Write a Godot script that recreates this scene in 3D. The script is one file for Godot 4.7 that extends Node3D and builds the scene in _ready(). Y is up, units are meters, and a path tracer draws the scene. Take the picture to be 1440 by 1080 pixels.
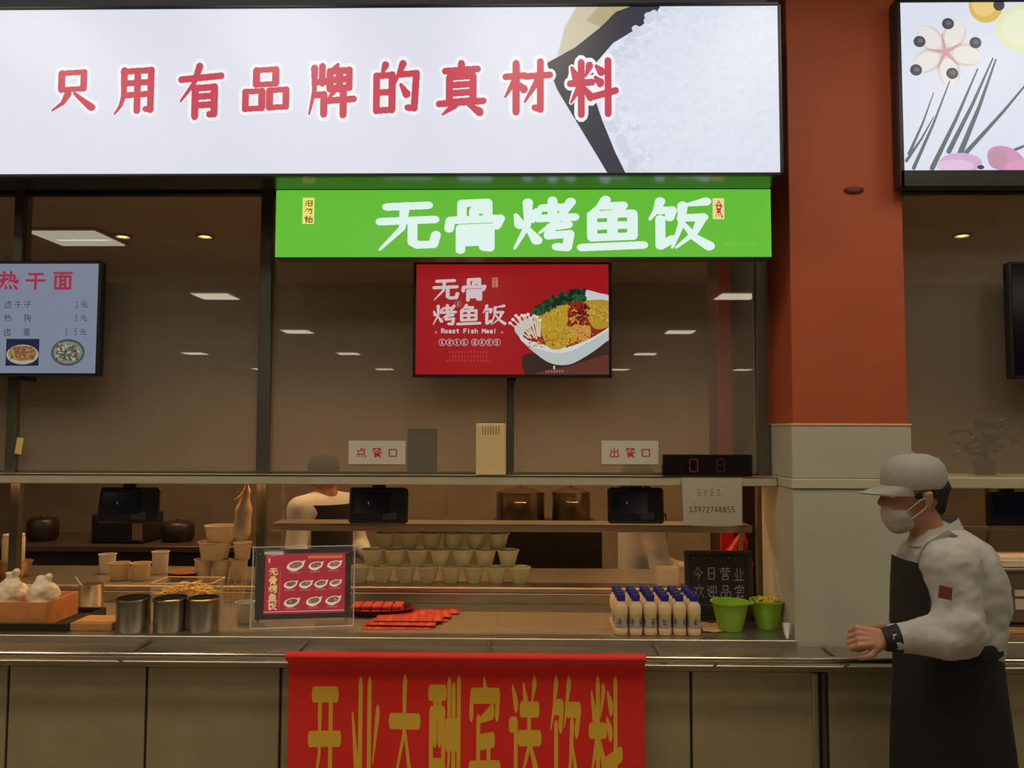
extends Node3D

# ---------- camera survey: f in pixels of the 1440x1080 frame ----------
const F := 1120.0
const EYE := Vector3(0, 1.72, 0)
var cam_basis := Basis.from_euler(Vector3(deg_to_rad(3.3), deg_to_rad(0.95), deg_to_rad(0.17)))
var used := {}
var M := {}
var rng := RandomNumberGenerator.new()

# a point of the photograph on the upright plane D metres in front of the camera
func at(px: float, py: float, d: float) -> Vector3:
	var v := cam_basis * Vector3((px - 720.0) / F, (540.0 - py) / F, -1.0)
	return EYE + v * (-d / v.z)

# a point of the photograph on the level plane at height H
func on(px: float, py: float, h: float) -> Vector3:
	var v := cam_basis * Vector3((px - 720.0) / F, (540.0 - py) / F, -1.0)
	return EYE + v * ((h - EYE.y) / v.y)

# rectangle on an upright plane: [left x, right x, bottom y, top y]
func span(x0: float, y0: float, x1: float, y1: float, d: float) -> Array:
	var xm := (x0 + x1) / 2.0
	var ym := (y0 + y1) / 2.0
	return [at(x0, ym, d).x, at(x1, ym, d).x, at(xm, y1, d).y, at(xm, y0, d).y]

# ---------- mesh builder ----------
class MB:
	var v := PackedVector3Array()
	var n := PackedVector3Array()
	var u := PackedVector2Array()
	var ix := PackedInt32Array()
	func quad(a: Vector3, b: Vector3, c: Vector3, d: Vector3, nn: Vector3) -> void:
		var k := v.size()
		v.append_array([a, b, c, d]); n.append_array([nn, nn, nn, nn])
		u.append_array([Vector2(0, 0), Vector2(1, 0), Vector2(1, 1), Vector2(0, 1)])
		if (b - a).cross(c - a).dot(nn) > 0.0: ix.append_array([k, k + 2, k + 1, k, k + 3, k + 2])
		else: ix.append_array([k, k + 1, k + 2, k, k + 2, k + 3])
	func tri(a: Vector3, b: Vector3, c: Vector3, nn: Vector3) -> void:
		var k := v.size()
		v.append_array([a, b, c]); n.append_array([nn, nn, nn])
		u.append_array([Vector2(0, 0), Vector2(1, 0), Vector2(1, 1)])
		if (b - a).cross(c - a).dot(nn) > 0.0: ix.append_array([k, k + 2, k + 1])
		else: ix.append_array([k, k + 1, k + 2])
	# box with chamfered edges
	func box(c: Vector3, s: Vector3, e := 0.004, r := Basis.IDENTITY) -> MB:
		var h := s / 2.0
		e = minf(e, minf(h.x, minf(h.y, h.z)) * 0.6)
		var hi := h - Vector3(e, e, e)
		for ax in 3:
			for sg in [-1.0, 1.0]:
				var b1 := (ax + 1) % 3
				var b2 := (ax + 2) % 3
				var p := []
				for q in [[-1, 1], [1, 1], [1, -1], [-1, -1]]:
					var w := Vector3.ZERO
					w[ax] = sg * h[ax]; w[b1] = q[0] * hi[b1]; w[b2] = q[1] * hi[b2]
					p.append(c + r * w)
				var nn := Vector3.ZERO
				nn[ax] = sg
				quad(p[0], p[1], p[2], p[3], r * nn)
		for ax in 3:
			var b1 := (ax + 1) % 3
			var b2 := (ax + 2) % 3
			for s1 in [-1.0, 1.0]:
				for s2 in [-1.0, 1.0]:
					var p := []
					for q in [[-1, 0], [1, 0], [1, 1], [-1, 1]]:
						var w := Vector3.ZERO
						w[ax] = q[0] * hi[ax]
						w[b1] = s1 * (h[b1] if q[1] == 0 else hi[b1])
						w[b2] = s2 * (hi[b2] if q[1] == 0 else h[b2])
						p.append(c + r * w)
					var nn := Vector3.ZERO
					nn[b1] = s1; nn[b2] = s2
					quad(p[0], p[1], p[2], p[3], r * nn.normalized())
		for sx in [-1.0, 1.0]:
			for sy in [-1.0, 1.0]:
				for sz in [-1.0, 1.0]:
					var k := Vector3(sx, sy, sz)
					tri(c + r * (k * Vector3(h.x, hi.y, hi.z)), c + r * (k * Vector3(hi.x, h.y, hi.z)), c + r * (k * Vector3(hi.x, hi.y, h.z)), r * k.normalized())
		return self
	# grid of points rows x cols, smooth normals
	func grid(p: Array, wrap := false) -> MB:
		var rows := p.size()
		var cols: int = p[0].size()
		var k := v.size()
		for i in rows:
			for j in cols:
				var jl := j - 1
				var jr := j + 1
				if wrap:
					jl = posmod(jl, cols - 1); jr = jr % (cols - 1) if jr >= cols else jr
				else:
					jl = maxi(jl, 0); jr = mini(jr, cols - 1)
				var du: Vector3 = p[i][jr] - p[i][jl]
				var dv: Vector3 = p[mini(i + 1, rows - 1)][j] - p[maxi(i - 1, 0)][j]
				var nn := du.cross(dv)
				v.append(p[i][j]); n.append(nn.normalized() if nn.length() > 1e-12 else Vector3.UP)
				u.append(Vector2(float(j) / (cols - 1), float(i) / (rows - 1)))
		for i in rows - 1:
			for j in cols - 1:
				var a := k + i * cols + j
				ix.append_array([a, a + cols, a + 1, a + 1, a + cols, a + cols + 1])
		return self
	# turned shape: profile of (radius, height), smooth round, sharp where the profile bends hard
	func lathe(prof: Array, at := Vector3.ZERO, seg := 20, r := Basis.IDENTITY, sq := Vector2.ONE) -> MB:
		var seam := []
		for i in prof.size() - 1:
			var t: Vector2 = (prof[i + 1] - prof[i]).normalized()
			seam.append(Vector2(t.y, -t.x))
		for i in prof.size() - 1:
			var na: Vector2 = seam[i]
			var nb: Vector2 = seam[i]
			if i > 0 and seam[i - 1].dot(seam[i]) > 0.6: na = (seam[i - 1] + seam[i]).normalized()
			if i < prof.size() - 2 and seam[i + 1].dot(seam[i]) > 0.6: nb = (seam[i + 1] + seam[i]).normalized()
			var k := v.size()
			for j in seg + 1:
				var a := TAU * j / seg
				var d := Vector3(cos(a) * sq.x, 0, sin(a) * sq.y)
				for q in [[prof[i], na], [prof[i + 1], nb]]:
					v.append(at + r * (d * q[0].x + Vector3(0, q[0].y, 0)))
					n.append((r * (d * q[1].x + Vector3(0, q[1].y, 0))).normalized())
					u.append(Vector2(float(j) / seg, q[0].y))
			for j in seg:
				var a := k + j * 2
				ix.append_array([a, a + 1, a + 2, a + 2, a + 1, a + 3])
		return self
	func tube(p: Array, r: float, seg := 8, r2 := -1.0) -> MB:
		if r2 < 0.0: r2 = r
		var side := Vector3.ZERO
		var rings := []
		for i in p.size():
			var t: Vector3 = (p[mini(i + 1, p.size() - 1)] - p[maxi(i - 1, 0)]).normalized()
			if side == Vector3.ZERO: side = t.cross(Vector3.UP if absf(t.y) < 0.9 else Vector3.RIGHT).normalized()
			side = (side - t * side.dot(t)).normalized()
			var up := side.cross(t)
			var rr := lerpf(r, r2, float(i) / (p.size() - 1))
			var ring := []
			for j in seg + 1:
				var a := TAU * j / seg
				ring.append(p[i] + (side * cos(a) + up * sin(a)) * rr)
			rings.append(ring)
		var k := v.size()
		grid(rings, true)
		for i in rings.size():
			for j in seg + 1: n[k + i * (seg + 1) + j] = (rings[i][j] - p[i]).normalized()
		for e in [0, rings.size() - 1]:
			var nn: Vector3 = (p[e] - p[1 if e == 0 else e - 1]).normalized()
			for j in seg: tri(p[e], rings[e][j], rings[e][j + 1], nn)
		return self
	# stacked ellipse rings [centre, rx, rz]; wave adds folds
	func loft(rings: Array, seg := 28, wave := 0.0, folds := 7.0, caps := true) -> MB:
		var g := []
		for i in rings.size():
			var row := []
			for j in seg + 1:
				var a := TAU * j / seg
				var k := 1.0 + wave * (float(i) / rings.size()) * sin(a * folds + i * 0.35)
				row.append(rings[i][0] + Vector3(cos(a) * rings[i][1] * k, 0, sin(a) * rings[i][2] * k))
			g.append(row)
		grid(g, true)
		if caps:
			for e in [0, rings.size() - 1]:
				var s: float = signf(rings[e][0].y - rings[rings.size() - 1 - e][0].y)
				for j in seg: tri(rings[e][0], g[e][j], g[e][j + 1], Vector3(0, s, 0))
		return self
	func wrinkle(amp: float, freq: float, sd := 1) -> MB:
		var fn := FastNoiseLite.new()
		fn.seed = sd; fn.frequency = freq; fn.fractal_octaves = 3
		for i in v.size(): v[i] += n[i] * amp * fn.get_noise_3dv(v[i] * Vector3(1, 1.6, 1))
		var s := PackedVector3Array()
		s.resize(v.size())
		for i in range(0, ix.size(), 3):
			var c := (v[ix[i + 1]] - v[ix[i]]).cross(v[ix[i + 2]] - v[ix[i]])
			for k in 3: s[ix[i + k]] += c
		for i in v.size():
			if s[i].length_squared() > 0.0: n[i] = s[i].normalized() * (1.0 if s[i].dot(n[i]) > 0.0 else -1.0)
		return self
	func done() -> ArrayMesh:
		for i in range(0, ix.size(), 3):   # front faces run clockwise
			var p := ix[i]
			var q := ix[i + 1]
			var r := ix[i + 2]
			if (v[q] - v[p]).cross(v[r] - v[p]).dot(n[p] + n[q] + n[r]) > 0.0:
				ix[i + 1] = r; ix[i + 2] = q
		var a := []
		a.resize(Mesh.ARRAY_MAX)
		a[Mesh.ARRAY_VERTEX] = v; a[Mesh.ARRAY_NORMAL] = n; a[Mesh.ARRAY_TEX_UV] = u; a[Mesh.ARRAY_INDEX] = ix
		var m := ArrayMesh.new()
		m.add_surface_from_arrays(Mesh.PRIMITIVE_TRIANGLES, a)
		return m

# ---------- bodies: smooth union of tapered capsules, meshed as surface nets ----------
# bones: [a, b, ra, rb]
func flesh(mb: MB, bones: Array, cell: float, k: float) -> void:
	var lo := Vector3(INF, INF, INF)
	var hi := -lo
	for b in bones:
		var r := maxf(b[2], b[3]) + k + cell * 2.0
		lo = lo.min(b[0].min(b[1]) - Vector3(r, r, r)); hi = hi.max(b[0].max(b[1]) + Vector3(r, r, r))
	var nx := int((hi.x - lo.x) / cell) + 2
	var ny := int((hi.y - lo.y) / cell) + 2
	var nz := int((hi.z - lo.z) / cell) + 2
	var f := PackedFloat32Array()
	f.resize(nx * ny * nz)
	f.fill(1.0)
	var touched := {}
	for b in bones:
		var a: Vector3 = b[0]
		var ab: Vector3 = b[1] - b[0]
		var l2 := maxf(ab.length_squared(), 1e-9)
		var ra: float = b[2]
		var rb: float = b[3]
		var r := maxf(ra, rb) + k + cell * 1.5
		var p0: Vector3 = ((b[0].min(b[1]) - Vector3(r, r, r) - lo) / cell).floor()
		var p1: Vector3 = ((b[0].max(b[1]) + Vector3(r, r, r) - lo) / cell).ceil()
		for z in range(maxi(int(p0.z), 0), mini(int(p1.z) + 1, nz)):
			for y in range(maxi(int(p0.y), 0), mini(int(p1.y) + 1, ny)):
				for x in range(maxi(int(p0.x), 0), mini(int(p1.x) + 1, nx)):
					var p := lo + Vector3(x, y, z) * cell - a
					var t := clampf(p.dot(ab) / l2, 0.0, 1.0)
					var d := (p - ab * t).length() - lerpf(ra, rb, t)
					var i := x + nx * (y + ny * z)
					var o := f[i]
					var h := maxf(k - absf(o - d), 0.0) / k
					f[i] = minf(o, d) - h * h * k * 0.25
	var where := {}
	var st := [1, nx, nx * ny]
	var base := mb.v.size()
	for z in nz - 1:
		for y in ny - 1:
			for x in nx - 1:
				var i := x + nx * (y + ny * z)
				var f0 := f[i]
				if f0 > cell * 2.0 or f0 < -cell * 2.0: continue
				var sum := Vector3.ZERO
				var cnt := 0
				for e in 12:
					var ax := e / 4
					var o1: int = e & 1
					var o2: int = (e >> 1) & 1
					var j: int = i + o1 * st[(ax + 1) % 3] + o2 * st[(ax + 2) % 3]
					var g: int = j + st[ax]
					if (f[j] < 0.0) != (f[g] < 0.0):
						var q := Vector3(x, y, z)
						q[(ax + 1) % 3] += o1; q[(ax + 2) % 3] += o2
						q[ax] += f[j] / (f[j] - f[g])
						sum += q; cnt += 1
				if cnt == 0: continue
				where[i] = mb.v.size()
				mb.v.append(lo + sum / cnt * cell)
				var gr := Vector3(f[i + 1] - f0, f[i + nx] - f0, f[i + nx * ny] - f0)
				var i7 := i + 1 + nx + nx * ny
				gr += Vector3(f[i7] - f[i7 - 1], f[i7] - f[i7 - nx], f[i7] - f[i7 - nx * ny])
				mb.n.append(gr.normalized())
				mb.u.append(Vector2(sum.x, sum.y) / cnt * cell)
	for i in where:
		for ax in 3:
			var g: int = i + st[ax]
			if (f[i] < 0.0) == (f[g] < 0.0): continue
			var s1: int = st[(ax + 1) % 3]
			var s2: int = st[(ax + 2) % 3]
			if where.has(i - s1) and where.has(i - s2) and where.has(i - s1 - s2):
				var q := [where[i], where[i - s1], where[i - s1 - s2], where[i - s2]]
				if f[i] < 0.0: mb.ix.append_array([q[0], q[2], q[1], q[0], q[3], q[2]])
				else: mb.ix.append_array([q[0], q[1], q[2], q[0], q[2], q[3]])

# ---------- scene tree helpers ----------
func numbered(called: String) -> String:
	used[called] = used.get(called, -1) + 1
	return called if used[called] == 0 else "%s_%03d" % [called, used[called]]

func thing(called: String, label: String, category: String, pos := Vector3.ZERO, group := "") -> Node3D:
	var o := Node3D.new()
	o.name = numbered(called)
	add_child(o)
	o.position = pos
	o.set_meta("label", label); o.set_meta("category", category)
	if group != "": o.set_meta("group", group)
	return o

func setting(called: String, label := "") -> Node3D:
	var o := Node3D.new()
	o.name = numbered(called)
	add_child(o)
	o.set_meta("kind", "structure")
	if label != "": o.set_meta("label", label)
	return o

func part(parent: Node3D, called: String, mesh: Mesh, mat: Material, pos := Vector3.ZERO, label := "") -> MeshInstance3D:
	var o := MeshInstance3D.new()
	o.name = called
	o.mesh = mesh
	o.material_override = mat
	parent.add_child(o, true)
	o.position = pos
	if label != "": o.set_meta("label", label)
	return o

func copy(o: Node3D, pos: Vector3, label := "", turn := 0.0) -> Node3D:
	var c: Node3D = o.duplicate()
	var stem: String = o.get_meta("stem")
	c.name = numbered(stem)
	add_child(c)
	c.position = pos
	c.rotation.y = turn
	if label != "": c.set_meta("label", label)
	return c

func blk(c: Vector3, s: Vector3, e := 0.003) -> ArrayMesh:
	return MB.new().box(c, s, e).done()

# box between two x, two y, two z values
func ext(x0: float, x1: float, y0: float, y1: float, z0: float, z1: float, e := 0.003) -> ArrayMesh:
	return blk(Vector3((x0 + x1) / 2, (y0 + y1) / 2, (z0 + z1) / 2), Vector3(absf(x1 - x0), absf(y1 - y0), absf(z1 - z0)), e)

# flat printed face w x h, facing +z, centred
func face(w: float, h: float) -> ArrayMesh:
	var b := MB.new()
	b.quad(Vector3(-w / 2, h / 2, 0), Vector3(w / 2, h / 2, 0), Vector3(w / 2, -h / 2, 0), Vector3(-w / 2, -h / 2, 0), Vector3(0, 0, 1))
	return b.done()

func mat(c: Color, rough := 0.6, metal := 0.0) -> StandardMaterial3D:
	var m := StandardMaterial3D.new()
	m.albedo_color = c; m.roughness = rough; m.metallic = metal
	return m

func rgb(r: int, g: int, b: int) -> Color:
	return Color(r / 255.0, g / 255.0, b / 255.0)

func noise_tex(freq: float, lo: Color, hi: Color, sd := 1, oct := 4, size := 256) -> NoiseTexture2D:
	var fn := FastNoiseLite.new()
	fn.seed = sd; fn.frequency = freq; fn.fractal_octaves = oct
	var t := NoiseTexture2D.new()
	t.width = size; t.height = size; t.seamless = true; t.noise = fn
	var g := Gradient.new()
	g.set_color(0, lo); g.set_color(1, hi)
	t.color_ramp = g
	return t

# surface with a mottled colour that lies in world space
func mottled(lo: Color, hi: Color, rough: float, scale: float, metal := 0.0, sd := 1) -> StandardMaterial3D:
	var m := mat(Color.WHITE, rough, metal)
	m.albedo_texture = noise_tex(0.02, lo, hi, sd)
	m.uv1_triplanar = true; m.uv1_world_triplanar = true
	m.uv1_scale = Vector3(scale, scale, scale)
	return m

func glow(t: Texture2D, e: float, rough := 0.35) -> StandardMaterial3D:
	var m := mat(Color(0.03, 0.03, 0.03), rough)
	m.emission_enabled = true
	m.emission_texture = t
	m.emission = Color.BLACK
	m.emission_energy_multiplier = e
	return m

func glow_plain(c: Color, e: float) -> StandardMaterial3D:
	var m := mat(c, 0.5)
	m.emission_enabled = true
	m.emission = c
	m.emission_energy_multiplier = e
	return m

func print_mat(t: Texture2D, rough := 0.6) -> StandardMaterial3D:
	var m := mat(Color.WHITE, rough)
	m.albedo_texture = t
	return m

# AreaLight3D of radiance L facing DIR
func area(called: String, pos: Vector3, size: Vector2, dir: Vector3, L: float, c: Color, parent: Node3D = self) -> void:
	var l := AreaLight3D.new()
	l.name = numbered(called)
	parent.add_child(l)
	l.area_size = size
	l.area_normalize_energy = true
	l.light_energy = L * size.x * size.y / PI
	l.light_color = c
	l.area_range = 40.0
	l.shadow_enabled = true
	l.look_at_from_position(pos, pos + dir, Vector3.UP if absf(dir.y) < 0.9 else Vector3.FORWARD)

# ---------- print: pictures and lettering ----------
class Pic:
	var im: Image
	var w: int
	var h: int
	func _init(ww: int, hh: int, c: Color) -> void:
		w = ww; h = hh
		im = Image.create_empty(w, h, false, Image.FORMAT_RGB8)
		im.fill(c)
	func poly(p: Array, c: Color) -> void:
		var y0 := INF
		var y1 := -INF
		for q in p:
			y0 = minf(y0, q.y); y1 = maxf(y1, q.y)
		for y in range(maxi(int(ceilf(y0 - 0.5)), 0), mini(int(floorf(y1 - 0.5)), h - 1) + 1):
			var yc := y + 0.5
			var xs := []
			for i in p.size():
				var a: Vector2 = p[i]
				var b: Vector2 = p[(i + 1) % p.size()]
				if (a.y <= yc) != (b.y <= yc): xs.append(a.x + (yc - a.y) / (b.y - a.y) * (b.x - a.x))
			xs.sort()
			for i in range(0, xs.size() - 1, 2):
				var x0 := maxi(int(roundf(xs[i])), 0)
				var x1 := mini(int(roundf(xs[i + 1])), w)
				if x1 > x0: im.fill_rect(Rect2i(x0, y, x1 - x0, 1), c)
	func ell(cx: float, cy: float, rx: float, ry: float, c: Color, rot := 0.0) -> void:
		var p := []
		for i in 24:
			var a := TAU * i / 24
			p.append(Vector2(cx, cy) + Vector2(cos(a) * rx, sin(a) * ry).rotated(rot))
		poly(p, c)
	func rect(x: float, y: float, ww: float, hh: float, c: Color) -> void:
		im.fill_rect(Rect2i(int(x), int(y), maxi(int(ww), 1), maxi(int(hh), 1)), c)
	# brush stroke; type 0 even, 1 thinning out, 2 swelling
	func line(p: Array, t: float, kind: int, c: Color, o: Vector2, sc: Vector2, thin := 1.0) -> void:
		var n := p.size()
		for i in n - 1:
			var a: Vector2 = p[i]
			var b: Vector2 = p[i + 1]
			var k0 := float(i) / (n - 1)
			var k1 := float(i + 1) / (n - 1)
			var w0 := t
			var w1 := t
			if kind == 1:
				w0 = t * lerpf(1.05, 0.3, k0); w1 = t * lerpf(1.05, 0.3, k1)
			elif kind == 2:
				w0 = t * lerpf(0.5, 1.15, k0); w1 = t * lerpf(0.5, 1.15, k1)
			elif absf(b.x - a.x) > absf(b.y - a.y) * 1.5:
				w0 *= thin; w1 *= thin
			var d := (b - a).normalized()
			var s := Vector2(-d.y, d.x)
			poly([o + (a + s * w0 / 2) * sc, o + (b + s * w1 / 2) * sc, o + (b - s * w1 / 2) * sc, o + (a - s * w0 / 2) * sc], c)
			for q in [[a, w0], [b, w1]]:
				var oc := []
				for j in 10: oc.append(o + (q[0] + Vector2.from_angle(TAU * j / 10) * q[1] * 0.5) * sc)
				poly(oc, c)
	func glyph(strokes: Array, x: float, y: float, gw: float, gh: float, t: float, c: Color, skew := 0.0, thin := 1.0) -> void:
		var sc := Vector2(gw, gh) / 100.0
		for s in strokes:
			var p := []
			if s[0] == 9:
				p = [Vector2(s[1], s[2]), Vector2(s[3], s[2]), Vector2(s[3], s[4]), Vector2(s[1], s[4]), Vector2(s[1], s[2])]
			else:
				for i in range(1, s.size(), 2): p.append(Vector2(s[i], s[i + 1]))
			for i in p.size(): p[i].y -= (p[i].x - 50.0) * skew
			if s[0] == 9:
				for i in 4: line([p[i], p[i + 1]], t, 0, c, Vector2(x, y), sc, thin)
			else: line(p, t, s[0], c, Vector2(x, y), sc, thin)
	func tex() -> ImageTexture:
		return ImageTexture.create_from_image(im)

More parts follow.
